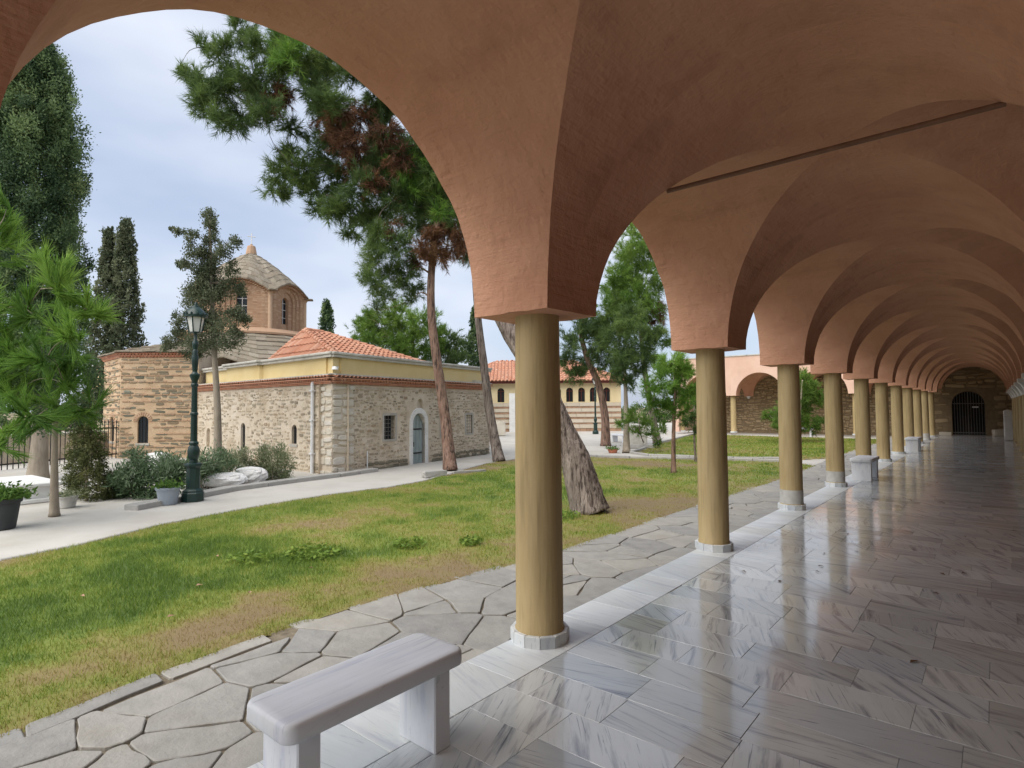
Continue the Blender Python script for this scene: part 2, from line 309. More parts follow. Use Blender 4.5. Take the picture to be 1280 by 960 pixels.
M['door_blue'] = mk('blue_grey_door', [(.22, .27, .27), (.30, .36, .36), (.36, .42, .41)], 4, (3, 3, .5), rough=.7, bump=[('noise', 12, (3, 3, .4), .004)])
M['pipe_white'] = mk('white_painted_metal', [(.60, .61, .62), (.72, .73, .74)], 3, rough=.5)
M['pot_grey'] = mk('grey_plastic_pot', [(.27, .31, .36), (.33, .37, .42)], 3, rough=.55)
M['pot_dark'] = mk('dark_plastic_pot', [(.035, .04, .042), (.06, .065, .068)], 4, rough=.6)
M['pot_red'] = mk('terracotta_pot', [(.42, .15, .09), (.52, .21, .13)], 6, rough=.8)
M['cream'] = mk('cream_render', [(.62, .50, .28), (.68, .57, .34), (.72, .62, .40)], 1.4, rough=.9, second=('noise', 2, (1, 1, .4), (.54, .44, .28), .55, .8, .5))
M['band_pale'] = mk('pale_stone_band', [(.50, .43, .33), (.58, .52, .42)], 2, rough=.9, rnd=[(.48, .41, .31), (.60, .54, .45)], rndmix=.5, bump=[('noise', 9, (1, 1, 1), .015)])
M['band_brick'] = mk('brick_band', [(.34, .20, .125), (.44, .29, .2)], 5, rough=.9, rnd=[(.30, .19, .12), (.45, .30, .2)], rndmix=.4, bump=[('noise', 9, (1, 1, 1), .015)])
M['eave_wood'] = mk('dark_red_eave', [(.09, .025, .02), (.15, .045, .035)], 4, rough=.7)
M['wall_stone'] = mk('cloister_wall_stone', [(.26, .19, .11), (.37, .28, .17), (.44, .35, .22)], 5, rough=.92, rnd=[(.22, .155, .085), (.42, .31, .18), (.31, .23, .135), (.48, .38, .24), (.35, .235, .125)], rndmix=.7, bump=[('noise', 10, (1, 1, 1), .03)])
M['wall_mortar'] = mk('dark_wall_mortar', [(.17, .125, .075), (.27, .205, .125)], 5, rough=.95, bump=[('noise', 20, (1, 1, 1), .02)])
M['sign_white'] = mk('white_enamel', [(.7, .7, .68), (.78, .78, .76)], 3, rough=.4)
M['dry_leaf'] = mk('dry_leaf', [(.09, .045, .02), (.17, .09, .04)], 20, rough=.8)
M['rock'] = mk('white_rock', [(.58, .57, .55), (.72, .71, .70), (.80, .80, .79)], 4, rough=.8, bump=[('noise', 7, (1, 1, 1), .03)])
G = {}
G['cypress'] = leafmat('cypress_leaf', [(.045, .085, .042), (.095, .155, .068), (.16, .24, .10), (.26, .335, .145)], .35)
G['grey_cypress'] = leafmat('grey_cypress_leaf', [(.065, .085, .048), (.11, .135, .075), (.165, .19, .11), (.23, .25, .155)], .35)
G['young_pine'] = leafmat('young_pine_needle', [(.05, .12, .024), (.10, .205, .034), (.17, .31, .05), (.27, .42, .08)], .4)
G['pine'] = leafmat('pine_needle', [(.045, .078, .028), (.085, .14, .042), (.14, .21, .058), (.23, .32, .09)], .4)
G['bright_pine'] = leafmat('bright_pine_needle', [(.055, .11, .022), (.10, .185, .034), (.155, .26, .045), (.22, .33, .07)], .4)
G['dry'] = leafmat('dry_needle', [(.06, .032, .020), (.115, .055, .030), (.19, .095, .048), (.28, .17, .085)], .3)
G['conifer'] = leafmat('olive_conifer_leaf', [(.045, .062, .022), (.085, .105, .035), (.14, .155, .055), (.23, .22, .10)], .3)
G['oleander'] = leafmat('oleander_leaf', [(.06, .105, .05), (.11, .175, .085), (.18, .25, .14), (.30, .37, .25)], .35)
G['shrub'] = leafmat('grey_green_shrub_leaf', [(.11, .145, .07), (.18, .215, .11), (.25, .28, .16), (.34, .35, .23)], .35)
G['plant'] = leafmat('potted_plant_leaf', [(.05, .11, .02), (.10, .19, .035), (.16, .26, .055)], .4)
G['grass'] = leafmat('grass_blade', [(.36, .275, .125), (.36, .315, .11), (.33, .345, .08), (.265, .335, .06), (.185, .285, .048), (.11, .19, .036)], .35)
G['lawn'] = leafmat('lawn_soil', [(.23, .17, .09), (.25, .20, .085), (.24, .235, .068), (.20, .24, .052), (.145, .20, .042), (.09, .14, .034)], .0)
G['distant'] = leafmat('far_tree_leaf', [(.045, .08, .03), (.075, .125, .042), (.11, .17, .055), (.17, .22, .09)], .3)

# ------------------------------------------------------------------ ground, pavement, lawns, path
GZ = -.12
tag(MB().quad((-900, -900, -.30), (900, -900, -.30), (900, 900, -.30), (-900, 900, -.30)).build('ground', M['earth']), kind='structure')
def sheet(name, poly, z, mat): return tag(MB().add([(x, y, z) for x, y in poly], [tuple(range(len(poly)))]).build(name, mat), kind='structure')
sheet('pavement', [(-60, -20), (-2.7, -20), (-2.7, 60), (-60, 60)], GZ-.008, M['pave'])
XO = [(-20, -4.0), (-3, -4.0), (.67, -4.08), (1.45, -4.24), (2.42, -4.34), (3.44, -4.30), (4.89, -4.10), (6.0, -4.0), (9.1, -4.0), (14.46, -3.88), (19, -4.05), (24, -4.1), (34.6, -4.1)]
def xo(s): return float(np.interp(s, [a for a, b in XO], [b for a, b in XO]))
LAWN = [(b+.045, a) for a, b in XO if -3 <= a <= 15] + [(-3.95, 18.2), (-4.6, 18.85), (-6.9, 18.35), (-9.4, 17.35), (-10.4, 17.1), (-11.3, 17.0), (-11.9, 16.2), (-12.3, 14.9), (-12.1, 13.4), (-11.35, 11.55), (-10.75, 10.2), (-10.35, 9.2), (-10.15, 8.0), (-10.25, 6.5), (-10.05, 5.1), (-9.6, 3.35), (-9.0, 2.2), (-8.8, 1.4), (-8.5, 0), (-8.3, -3)]
LAWN2 = [(-4.1, 21.2), (-4.1, 34.3), (-6, 34.4), (-9.3, 34.4), (-14.3, 35.0), (-12.2, 26), (-10.3, 19.3), (-9.3, 18.55), (-6.6, 19.1), (-5.0, 19.9)]
def inside(P, poly, pad=0):
    x, y = P[:, 0], P[:, 1]; r = np.zeros(len(P), bool); n = len(poly)
    for i in range(n):
        (x1, y1), (x2, y2) = poly[i], poly[(i+1) % n]
        c = ((y1 > y) != (y2 > y)) & (x < (x2-x1)*(y-y1)/(y2-y1+1e-12)+x1); r ^= c
    return r
def edge_dist(P, poly):
    d = np.full(len(P), 9e9); n = len(poly)
    for i in range(n):
        a = np.array(poly[i]); b = np.array(poly[(i+1) % n]); ab = b-a; t = np.clip(((P-a)@ab)/(ab@ab), 0, 1)
        d = np.minimum(d, np.hypot(*(P-(a+t[:, None]*ab)).T))
    return d
def greenness(P, poly):
    """0 dry straw .. 1 deep green"""
    x, y = P[:, 0], P[:, 1]
    g = .53+.85*(fbm(x*.62, y*.62, 3, 3)-.5)+.75*(fbm(x*2.3, y*2.3, 9, 3)-.5)+.35*(vnoise(x*9, y*9, 4)-.5)
    e = edge_dist(P, poly)
    g -= .30*np.exp(-e/.22)
    for cx, cy, rx, ry, a in ((-5.0, 3.0, .55, 1.5, -.42), (-4.6, 4.3, .45, .9, -.32), (-4.7, 1.6, .35, .8, -.28), (-4.6, 10.6, .7, 2.2, -.45), (-7.2, 15.7, 2.6, 1.1, -.42), (-11.3, 12.3, .8, 1.5, -.5), (-11.8, 15.2, .7, 1.2, -.5), (-5.4, 8.5, 1.0, .9, -.2), (-7.0, 2.2, 1.5, 1.3, .30), (-6.2, 3.6, .6, .6, .35), (-5.6, 4.7, .4, .4, .3), (-6.4, 0.8, 1.3, 1.0, .22), (-6.0, 10.0, 1.2, 2.0, .12), (-5.2, 7.4, .5, .6, .25)):
        g += a*np.exp(-((x-cx)/rx)**2-((y-cy)/ry)**2)
    return np.clip(g, 0, 1)
def lawn(name, poly, z, step):
    xs = [p[0] for p in poly]; ys = [p[1] for p in poly]
    nx = int((max(xs)-min(xs))/step)+1; ny = int((max(ys)-min(ys))/step)+1
    gx, gy = np.meshgrid(np.linspace(min(xs), max(xs), nx), np.linspace(min(ys), max(ys), ny), indexing='ij')
    P = np.stack([gx.ravel(), gy.ravel()], 1); ok = inside(P, poly)
    near = edge_dist(P, poly) < step*.75
    idx = np.arange(nx*ny).reshape(nx, ny); q = np.stack([idx[:-1, :-1], idx[1:, :-1], idx[1:, 1:], idx[:-1, 1:]], -1).reshape(-1, 4)
    q = q[(ok | near)[q].all(1)]
    Z = np.where(ok, z+.012*(fbm(P[:, 0]*1.5, P[:, 1]*1.5, 2)-.5), z-.035)
    V = np.column_stack([P, Z])[q].reshape(-1, 3); g = greenness(V[:, :2], poly)
    me = np_mesh(name, V, 4, G['lawn']); a = me.attributes.new('tint', 'FLOAT', 'POINT'); a.data.foreach_set('value', g.astype(np.float32))
    return put(name, me, kind='structure')
lawn('lawn', LAWN, GZ+.016, .09); lawn('lawn', LAWN2, GZ+.008, .3)
def grass(name, poly, bands, label):
    allv = []; allt = []
    for y0, y1, dens, hgt, wid in bands:
        xs = [p[0] for p in poly]; n = int((max(xs)-min(xs))*(y1-y0)*dens)
        P = np.column_stack([rng.uniform(min(xs), max(xs), n), rng.uniform(y0, y1, n)])
        P = P[inside(P, poly)]; g = greenness(P, poly); e = edge_dist(P, poly)
        keep = rng.random(len(P)) < np.clip(.62+.9*g, 0, 1)*np.clip(.75+e/.15, 0, 1); P = P[keep]; g = g[keep]; n = len(P)
        h = hgt*(.45+.8*rng.random(n))*(.6+.7*g); a = rng.uniform(0, 2*PI, n); b = rng.uniform(0, 2*PI, n); lean = h*rng.uniform(.1, .9, n)
        w_ = wid*(.6+.8*rng.random(n)); z = np.full(n, GZ+.004)
        A = np.column_stack([P[:, 0]-w_*np.cos(a), P[:, 1]-w_*np.sin(a), z]); B = np.column_stack([P[:, 0]+w_*np.cos(a), P[:, 1]+w_*np.sin(a), z])
        T = np.column_stack([P[:, 0]+lean*np.cos(b), P[:, 1]+lean*np.sin(b), z+h])
        allv.append(np.stack([A, B, T], 1)); allt.append(np.clip(g+rng.normal(0, .19, n), 0, 1))
    me = np_mesh(name, np.concatenate(allv).reshape(-1, 3), 3, G['grass'], np.concatenate(allt))
    return put(name, me, kind='stuff', label=label, cat='grass')
grass('grass', LAWN, [(-1.5, 1, 4600, .055, .0032), (1, 4, 4600, .055, .0032), (4, 8, 2700, .055, .0042), (8, 12, 1500, .055, .006), (12, 19, 800, .055, .009)], 'patchy green and straw coloured lawn grass beside the flagstone path')
grass('grass', LAWN2, [(18, 35, 260, .06, .016)], 'yellow green lawn grass in front of the far cloister wing')
# broad-leaved weeds in the lawn
V = []; T = []
for cx, cy, r_, n in ((-6.15, 3.75, .33, 500), (-5.62, 4.75, .2, 240), (-5.1, 5.3, .14, 140), (-6.5, 3.2, .25, 220), (-5.25, 7.5, .3, 260)):
    a = rng.uniform(0, 2*PI, n); rr = r_*np.sqrt(rng.random(n)); h = rng.uniform(.02, .10, n)
    C_ = np.column_stack([cx+rr*np.cos(a), cy+rr*np.sin(a), GZ+h]); d = rng.normal(size=(n, 3)); d[:, 2] *= .4; d /= np.linalg.norm(d, axis=1)[:, None]
    e = np.cross(d, rng.normal(size=(n, 3))); e /= np.linalg.norm(e, axis=1)[:, None]; s_ = rng.uniform(.018, .04, n)[:, None]
    V.append(np.stack([C_-d*s_, C_+e*s_*.5, C_+d*s_, C_-e*s_*.5], 1)); T.append(rng.uniform(.65, 1, n))
put('weeds', np_mesh('weeds', np.concatenate(V).reshape(-1, 3), 4, G['grass'], np.concatenate(T)), kind='stuff', label='dark green leafy weed clumps growing in the lawn', cat='weeds')
for k, (cx, cy) in enumerate(((-6.9, 3.0), (-5.9, 2.4), (-5.3, 2.6), (-5.6, 3.4), (-5.0, 4.4), (-6.4, 1.6), (-5.2, 1.9), (-7.6, 4.8), (-6.5, 6.0))):
    l_ = MB(); l_.add([(-.03, 0, 0), (-.01, .02, .012), (.035, .004, .006), (0, -.018, .014), (0, 0, .004)], [(0, 4, 1), (1, 4, 2), (2, 4, 3), (3, 4, 0)])
    l_.build('fallen_leaf', M['band_brick'], loc=(cx, cy, GZ+.045), rot=(.2, .1, k*1.3), label='brown dry leaf lying on the lawn grass', cat='leaf', group='dry leaves on the lawn')

# flagstone path
path = tag(MB().add([(-2.62, -4, GZ-.002), (-2.62, 36, GZ-.002)]+[(b-.02, a) + (GZ-.002,) for a, b in reversed([(36, -4.1)]+[])]+[(xo(s)-.02, s, GZ-.002) for s in np.arange(35.5, -4.1, -.5)], [tuple(range(2+1+len(np.arange(35.5, -4.1, -.5))))]).build('path', M['mortar_dirt']), kind='structure')
def clip(poly, nx, ny, c):
    o = []; n = len(poly)
    for i in range(n):
        p, q = poly[i], poly[(i+1) % n]; a = nx*p[0]+ny*p[1]-c; b = nx*q[0]+ny*q[1]-c
        if a <= 0: o.append(p)
        if (a < 0) != (b < 0) and a != b: t = a/(a-b); o.append((p[0]+t*(q[0]-p[0]), p[1]+t*(q[1]-p[1])))
    return o
def tidy(poly, tol=.03):
    o = []
    for p in poly:
        if not o or math.hypot(p[0]-o[-1][0], p[1]-o[-1][1]) > tol: o.append(p)
    if len(o) > 2 and math.hypot(o[0][0]-o[-1][0], o[0][1]-o[-1][1]) < tol: o.pop()
    return o
seeds = []
s = -.9
while s < 35.5:
    n = random.choice((3, 3, 4, 4, 5) if s < 4 else (2, 3, 3, 4, 4))
    for k in range(n):
        a, b = xo(s)+(.17 if s < 2.4 else 0), -2.64; seeds.append((a+(b-a)*(k+.5+random.uniform(-.42, .42))/n, s+random.uniform(-.34, .34)))
    s += .42 if s < 12 else .58
S_ = np.array(seeds)
def flagstone(poly, name='flagstone'):
    c = np.mean(np.array(poly), axis=0); q = []
    n = len(poly)
    for i in range(n):         # knock the corners off and roughen the edges
        p = np.array(poly[i]); a = np.array(poly[i-1]); b = np.array(poly[(i+1) % n])
        la, lb = np.linalg.norm(a-p), np.linalg.norm(b-p); k = min(.014, .2*la, .2*lb)
        q.append(p+(a-p)/la*k); q.append(p+(b-p)/lb*k)
        if lb > .25: m = (p+b)/2; nn = np.array([-(b-p)[1], (b-p)[0]])/lb; q.append(p+(b-p)*.33+nn*random.uniform(-.012, .010)); q.append(p+(b-p)*.68+nn*random.uniform(-.012, .010))
    m = MB(); m.prism([tuple(np.array(p)-c) for p in q], -.03, .016+random.uniform(-.004, .005), .004)
    m.build(name, M['flag'], path, loc=(c[0], c[1], GZ))
for i, (x, y) in enumerate(seeds):
    P = [(x-1.5, y-1.5), (x+1.5, y-1.5), (x+1.5, y+1.5), (x-1.5, y+1.5)]
    d = np.hypot(*(S_-S_[i]).T)
    for j in np.argsort(d)[1:16]:
        ux, uy = (S_[j]-S_[i])/d[j]; P = clip(P, ux, uy, ux*(x+S_[j][0])/2+uy*(y+S_[j][1])/2-random.uniform(.004, .011))
    P = clip(P, 1, 0, -2.632)
    y0, y1 = y-.5, y+.5; oo = .185 if y < 2.3 else random.uniform(-.06, .0); x0, x1 = xo(y0)+oo, xo(y1)+oo; nn = np.array([-(y1-y0), x1-x0]); nn /= np.linalg.norm(nn)
    P = clip(P, nn[0], nn[1], nn[0]*x0+nn[1]*y0); P = tidy(P)
    if len(P) >= 3: flagstone(P)
s = -1.0
while s < 2.2:
    l_ = random.uniform(.45, .85); a, b = s+.01, s+l_-.012
    flagstone([(xo(a)+.0, a), (xo(a)+.16, a+random.uniform(-.03, .03)), (xo(b)+.16, b+random.uniform(-.03, .03)), (xo(b)+.0, b)][::-1]); s += l_

# kerbs
def kerb(name, pts, wdt, hgt, label=None, piece=1.0, z=GZ):
    root = tag(bpy.data.objects.new(name, None), kind='structure'); root.location = (pts[0][0], pts[0][1], z); COL.objects.link(root)
    for (x0, y0), (x1, y1) in zip(pts, pts[1:]):
        L_ = math.hypot(x1-x0, y1-y0); n = max(1, round(L_/piece)); a = math.atan2(y1-y0, x1-x0)
        for k in range(n):
            t = (k+.5)/n; m = MB(); m.box((0, 0, hgt/2-.02), (L_/n-.012, wdt, hgt+.04), 0, .012)
            m.build('kerb_stone', M['kerb'], root, loc=(x0+(x1-x0)*t-pts[0][0], y0+(y1-y0)*t-pts[0][1], random.uniform(-.006, .006)), rot=(0, 0, a+random.uniform(-.012, .012)))
    return root
kerb('kerb', [(-4.75, 18.9), (-6.9, 18.45), (-9.4, 17.45), (-10.5, 17.2), (-11.4, 17.1)], .16, .09)
kerb('kerb', [(-11.4, 17.1), (-12.0, 16.3), (-12.42, 14.9), (-12.2, 13.4), (-11.45, 11.55), (-10.85, 10.2), (-10.45, 9.2), (-10.25, 8.0), (-10.35, 6.5), (-10.15, 5.1), (-9.7, 3.35), (-9.1, 2.2), (-8.9, 1.4), (-8.6, 0), (-8.4, -3)], .07, .015, piece=1.4)
kerb('kerb', [(-5.0, 20.05), (-6.6, 19.2), (-9.3, 18.65), (-10.4, 19.4), (-12.3, 26), (-14.4, 35)], .14, .08, piece=1.2)
kerb('kerb', [(-11.55, 3.55), (-12.05, 4.6), (-12.62, 5.8), (-12.86, 7.3), (-12.98, 8.6), (-13.22, 9.95)], .30, .085, piece=.9)

# ------------------------------------------------------------------ arcade
SP, S0, P0, HC = 3.2633, 3.272, -2.482, 2.244      # bay, first column, column line, springing
BO, BI, BS = .336, .305, .289
HS = SP/2-BS; PM = -P0*0+1.628                       # local centre of the bay across (x = 0 on the column line)
HP = PM-BI; RISE = 1.343; TOP = 4.62
def bay_mesh():
    """groin vault over one bay: x across (0 on the column line, outer face at -BO), y along (0..SP); cells, groins, soffits and the outer wall"""
    m = MB(); n = 36; XR = 2*PM+.34
    def strip(rows):     # rows of equal length -> quads
        k = len(rows[0]); vs = []
        for r in rows: vs += r
        m.add(vs, [(i*k+j, i*k+j+1, (i+1)*k+j+1, (i+1)*k+j) for i in range(len(rows)-1) for j in range(k-1)])
    def wv(p):
        x, y, z = p; q = wob(x, y, z, 2.1)*.007+wob(y, z, x, 6.3)*.005+wob(z, x, y, 14.3)*.002
        b = min(1, max(0, min(y, SP-y))/.3); b = b*b*(3-2*b); q *= b
        return (x+q*.8, y+wob(z, x, y, 2.7)*.006*b, z+q)
    ph = [PI*i/n for i in range(n+1)]
    # transverse cell, garden side, through the wall, and the back side
    for side in (-1, 1):
        rows = []
        for t in ph:
            y = SP/2-HS*math.cos(t); z = HC+RISE*math.sin(t); xg = PM+side*HP*abs(math.cos(t)); xe = -BO if side < 0 else XR
            rows.append([wv((xe+(xg-xe)*k/8, y, z)) for k in range(9)])
        strip(rows if side > 0 else [r[::-1] for r in rows])
    # longitudinal cell: from the column line to the groin, both ends
    for end in (0, 1):
        rows = []
        for t in ph:
            x = PM-HP*math.cos(t); z = HC+RISE*math.sin(t); yg = SP/2+(-1 if end == 0 else 1)*HS*abs(math.cos(t)); ye = 0 if end == 0 else SP
            rows.append([wv((x, ye+(yg-ye)*k/8, z)) for k in range(9)])
        strip(rows if end == 1 else [r[::-1] for r in rows])
    for y0, y1 in ((0, BS), (SP-BS, SP)):
        for x0, x1 in ((-BO, BI), (2*PM-BI, XR)):
            m.add([wv((x0, y0, HC)), wv((x0, y1, HC)), wv((x1, y1, HC)), wv((x1, y0, HC))], [(0, 1, 2, 3)])
    # outer wall face above the arch
    m.m = 1
    prev = None
    for t in ph:
        y = SP/2-HS*math.cos(t); z = HC+RISE*math.sin(t); c = (wv((-BO, y, z)), (-BO, y, TOP))
        if prev: m.add([prev[0], prev[1], c[1], c[0]], [(0, 1, 2, 3)])
        prev = c
    for y0, y1 in ((0, BS), (SP-BS, SP)):
        m.add([wv((-BO, y0, HC)), wv((-BO, y1, HC)), (-BO, y1, TOP), (-BO, y0, TOP)], [(0, 3, 2, 1)])
    # roof and coping above
    m.add([(-BO, 0, TOP), (XR, 0, TOP), (XR, SP, TOP), (-BO, SP, TOP)], [(0, 1, 2, 3)])
    me = m.mesh('vault_bay', [M['plaster'], M['plaster_sunlit']])
    bm_smooth(me); return me
def bm_smooth(me, ang=40):
    me.shade_smooth()
    try: me.set_sharp_from_angle(angle=R(ang))
    except Exception: pass
bay = bay_mesh()
arcade = empty('arcade', (P0, S0, 0), 0, 'long vaulted arcade of terracotta plaster on khaki columns with a marble floor', 'arcade')
wing = empty('cloister_wing', (P0, S0+10*SP, 0), PI/2, 'pink plastered cloister wing closing the far end of the lawn', 'arcade')
shaft = MB(); shaft.lathe([(.172, .07), (.172, .085), (.165, .095), (.165, .5), (.163, 1.2), (.158, 1.9), (.156, 2.25)], 36); shaft_me = shaft.mesh('column', M['column']); bm_smooth(shaft_me)
pl = MB()
for k in range(12):
    a0, a1 = 2*PI*k/12+.012, 2*PI*(k+1)/12-.012; ro, ri = .205, .15
    pl.cur = (k*.37) % 1
    pl.prism([(ri*math.cos(a0), ri*math.sin(a0)), (ro*math.cos(a0), ro*math.sin(a0)), (ro*math.cos(a1), ro*math.sin(a1)), (ri*math.cos(a1), ri*math.sin(a1))], 0, .078, .004)
pl.lathe([(.198, 0), (.198, .072)], 12)
plinth_me = pl.mesh('plinth', M['marble_plinth'], tint=True)
capm = MB()
capm.prism([(-.31, -.31), (.31, -.31), (.31, .31), (-.31, .31)], HC-.09, HC+.003, .0)
for z0, z1, r0, r1 in ((HC-.36, HC-.09, .17, .29),):
    vs = []; N_ = 24
    for k, z in enumerate(np.linspace(z0, z1, 8)):
        f = k/7
        for i in range(N_):
            a = 2*PI*i/N_; ci = r0+(r1-r0)*f**1.6; sq = ci/max(abs(math.cos(a)), abs(math.sin(a))); r = ci*(1-f)+sq*f
            r *= 1+.035*math.cos(8*a)*math.sin(PI*f); vs.append((r*math.cos(a), r*math.sin(a), z))
    capm.add(vs, [(k*N_+i, k*N_+(i+1) % N_, (k+1)*N_+(i+1) % N_, (k+1)*N_+i) for k in range(7) for i in range(N_)])
cap_me = capm.mesh('capital', M['marble_white'])
rs = MB(); rs.lathe([(.185, 0), (.185, .06), (.155, .09), (.15, 1.0), (.14, HC-.36), (.165, HC-.35), (.165, HC-.32)], 24); rshaft_me = rs.mesh('column', M['column']); bm_smooth(rshaft_me)
patch = MB(); patch.lathe([(.169, .074), (.169, .27), (.1672, .30)], 36); patch_me = patch.mesh('cement_collar', M['cement']); bm_smooth(patch_me)
NB0, NB1 = -2, 11
for i in range(NB0, NB1):
    put('vault_bay', bay, arcade, (0, i*SP, 0))
for i in range(NB0, NB1+1):
    c = put('column', shaft_me, arcade, (0, i*SP, 0), (0, 0, i*.7))
    put('plinth', plinth_me, c, rot=(0, 0, .13))
    if i in (2, 3, 9):
        put('cement_collar', patch_me, c); c['label'] = 'khaki column with a grey cement patch around its foot'
for i in range(1, NB1+1):
    c = put('column', rshaft_me, arcade, (2*PM, i*SP, 0), label='column with a carved white capital on the wall side'); put('capital', cap_me, c)
rod = MB(); rod.tube([(.68, .70, 3.185), (2.58, .70, 3.185)], .016, 10); rod.build('tie_rod', mk('rusty_rod', [(.15, .08, .05), (.24, .135, .09)], 9, rough=.7), arcade)
# back wall on the right and the near end wall
bw = MB(); bw.box((2*PM+.45, (NB0+NB1)/2*SP, TOP/2), (.3, (NB1-NB0)*SP, TOP)); bw.build('back_wall', M['wall_mortar'], arcade)
for i in range(0, 4):
    put('vault_bay', bay, wing, (0, i*SP, 0))
    c = put('column', shaft_me, wing, (0, (i+1)*SP, 0)); put('plinth', plinth_me, c)
cp = MB(); cp.box((-.30, NB1*SP/2-1*SP, TOP+.03), (.16, (NB1-NB0)*SP, .06)); cp.build('coping', M['coping'], arcade)
cp = MB(); cp.box((-.30, 2*SP, TOP+.03), (.16, 4*SP, .06)); cp.build('coping', M['coping'], wing)
cb = MB(); cb.lathe([(.05, -.16), (.11, -.06), (.14, 0)], 12); cb_me = cb.mesh('corbel', M['marble_white'])
for i in range(1, 5): put('corbel', cb_me, wing, (2*PM-BI-.04, i*SP, HC))
we = MB(); we.box((1.4, 4*SP+.2, TOP/2), (3.7, .3, TOP)); we.build('end_wall', M['plaster_sunlit'], wing)

# marble floor, one step above the path
floor = tag(bpy.data.objects.new('arcade_floor', None), kind='structure'); COL.objects.link(floor); floor.location = (-2.62, 0, 0)
FX0, FXE, FX1 = -2.625, -2.215, 1.12
sub = MB(); sub.box(((FX0+.01+FX1)/2+2.62, 16.5, -.082), (FX1-FX0-.02, 47, .15)); sub.build('floor_bed', M['grout'], floor)
def slab_me(a, b, mat, nm, h=.03): q = MB(); q.box((0, 0, -h/2), (a, b, h), 0, .002); return q.mesh(nm, mat)
rrnd = random.Random(4); s = -2.4
tops = {}
while s < 39:
    l_ = rrnd.choice((.42, .5, .56)); key = ('e', l_)
    if key not in tops: tops[key] = slab_me(FXE-FX0-.003, l_-.003, M['marble_edge'], 'marble_slab', .10)
    if s < 30: put('marble_slab', tops[key], floor, ((FX0+FXE)/2+2.62, s+l_/2, 0))
    s += l_
tiles = []
RH = .305
for j in range(-6, 127):
    y = 3.2+(j-10.5)*RH; m = (y-S0+SP*4) % SP; band = m < .30 or m > SP-.32
    x = FXE+.003-rrnd.choice((0, .15, .3, .45)) if not band else FXE+.003-rrnd.choice((0, .4))
    while x < FX1:
        l_ = rrnd.choice((.61, .92)) if band else rrnd.choice((.46, .61, .61))
        a, b = max(x, FXE+.003), min(x+l_, FX1)
        if b-a > .05: tiles.append((y, a, b, band or rrnd.random() < .25, rrnd.random(), rrnd.uniform(-.0008, .0008)))
        x += l_
tiles = [t for t in tiles if t[0] < 38.8]
vis = [t for t in tiles if t[0] > .7]; vis.sort(key=lambda t: math.hypot(t[0], (t[1]+t[2])/2)); near = vis[:300]; nid = set(map(id, near))
for t in near:
    y, a, b, lg, r_, dz = t; w_ = round(b-a, 2); key = ('t', w_, lg)
    if key not in tops: tops[key] = slab_me(w_-.0014, RH-.0014, M['marble_long' if lg else 'marble_diag'], 'marble_tile')
    put('marble_tile', tops[key], floor, ((a+b)/2+2.62, y, dz))
rest = MB()
for t in tiles:
    if id(t) in nid: continue
    y, a, b, lg, r_, dz = t; rest.cur = r_; rest.m = 0 if lg else 1; rest.box(((a+b)/2+2.62, y, -.015+dz), (b-a-.0014, RH-.0014, .03))
rest.build('marble_tile', [M['marble_long'], M['marble_diag']], floor, tint=True, kind='stuff')

# ------------------------------------------------------------------ masonry
def frame_of(P, Q):
    P = np.array(P, float); Q = np.array(Q, float); U = Q-P; L_ = np.linalg.norm(U); U /= L_; return P, U, np.array([-U[1], U[0]]), L_
def wall(m, P, Q, z0, z1, holes=(), depth=.22, off=0.0, thick=.5):
    """wall face from P to Q, outer side to the left of PQ; holes (u0, u1, za, zb, arch) with a round head above zb when arch"""
    P, U, N_, L_ = frame_of(P, Q); P = P+N_*off
    W = lambda u, d, z: (P[0]+U[0]*u+N_[0]*d, P[1]+U[1]*u+N_[1]*d, z)
    H = [(a, b, c, (d+(b-a)/2 if ar else d), ar) for a, b, c, d, ar in holes]
    us = sorted({0, L_}|{x for h in H for x in h[:2]}); zs = sorted({z0, z1}|{x for h in H for x in h[2:4]})
    zs = [z for z in zs if z0 <= z <= z1]
    for i in range(len(us)-1):
        for j in range(len(zs)-1):
            uc, zc = (us[i]+us[i+1])/2, (zs[j]+zs[j+1])/2
            if any(h[0] < uc < h[1] and h[2] < zc < h[3] for h in H): continue
            m.quad(W(us[i], 0, zs[j]), W(us[i+1], 0, zs[j]), W(us[i+1], 0, zs[j+1]), W(us[i], 0, zs[j+1]))
    for a, b, c, d, ar in H:
        if ar:
            r = (b-a)/2; zs_ = d-r; arc = [(a+r-r*math.cos(t), zs_+r*math.sin(t)) for t in np.linspace(0, PI, 15)]
            for k in range(7): m.add([W(a, 0, d), W(*([arc[k][0], 0, arc[k][1]])), W(arc[k+1][0], 0, arc[k+1][1])], [(0, 1, 2)])
            for k in range(7, 14): m.add([W(b, 0, d), W(arc[k][0], 0, arc[k][1]), W(arc[k+1][0], 0, arc[k+1][1])], [(0, 1, 2)])
            line = [(a, c)]+arc+[(b, c)]
        else: line = [(a, c), (a, d), (b, d), (b, c)]
        line = line+[line[0]]
        for p, q in zip(line, line[1:]): m.quad(W(p[0], 0, p[1]), W(p[0], -depth, p[1]), W(q[0], -depth, q[1]), W(q[0], 0, q[1]))
    # back, ends and top so that the wall has body
    m.quad(W(0, -thick, z0), W(0, -thick, z1), W(L_, -thick, z1), W(L_, -thick, z0)); m.quad(W(0, 0, z1), W(L_, 0, z1), W(L_, -thick, z1), W(0, -thick, z1))
    return W
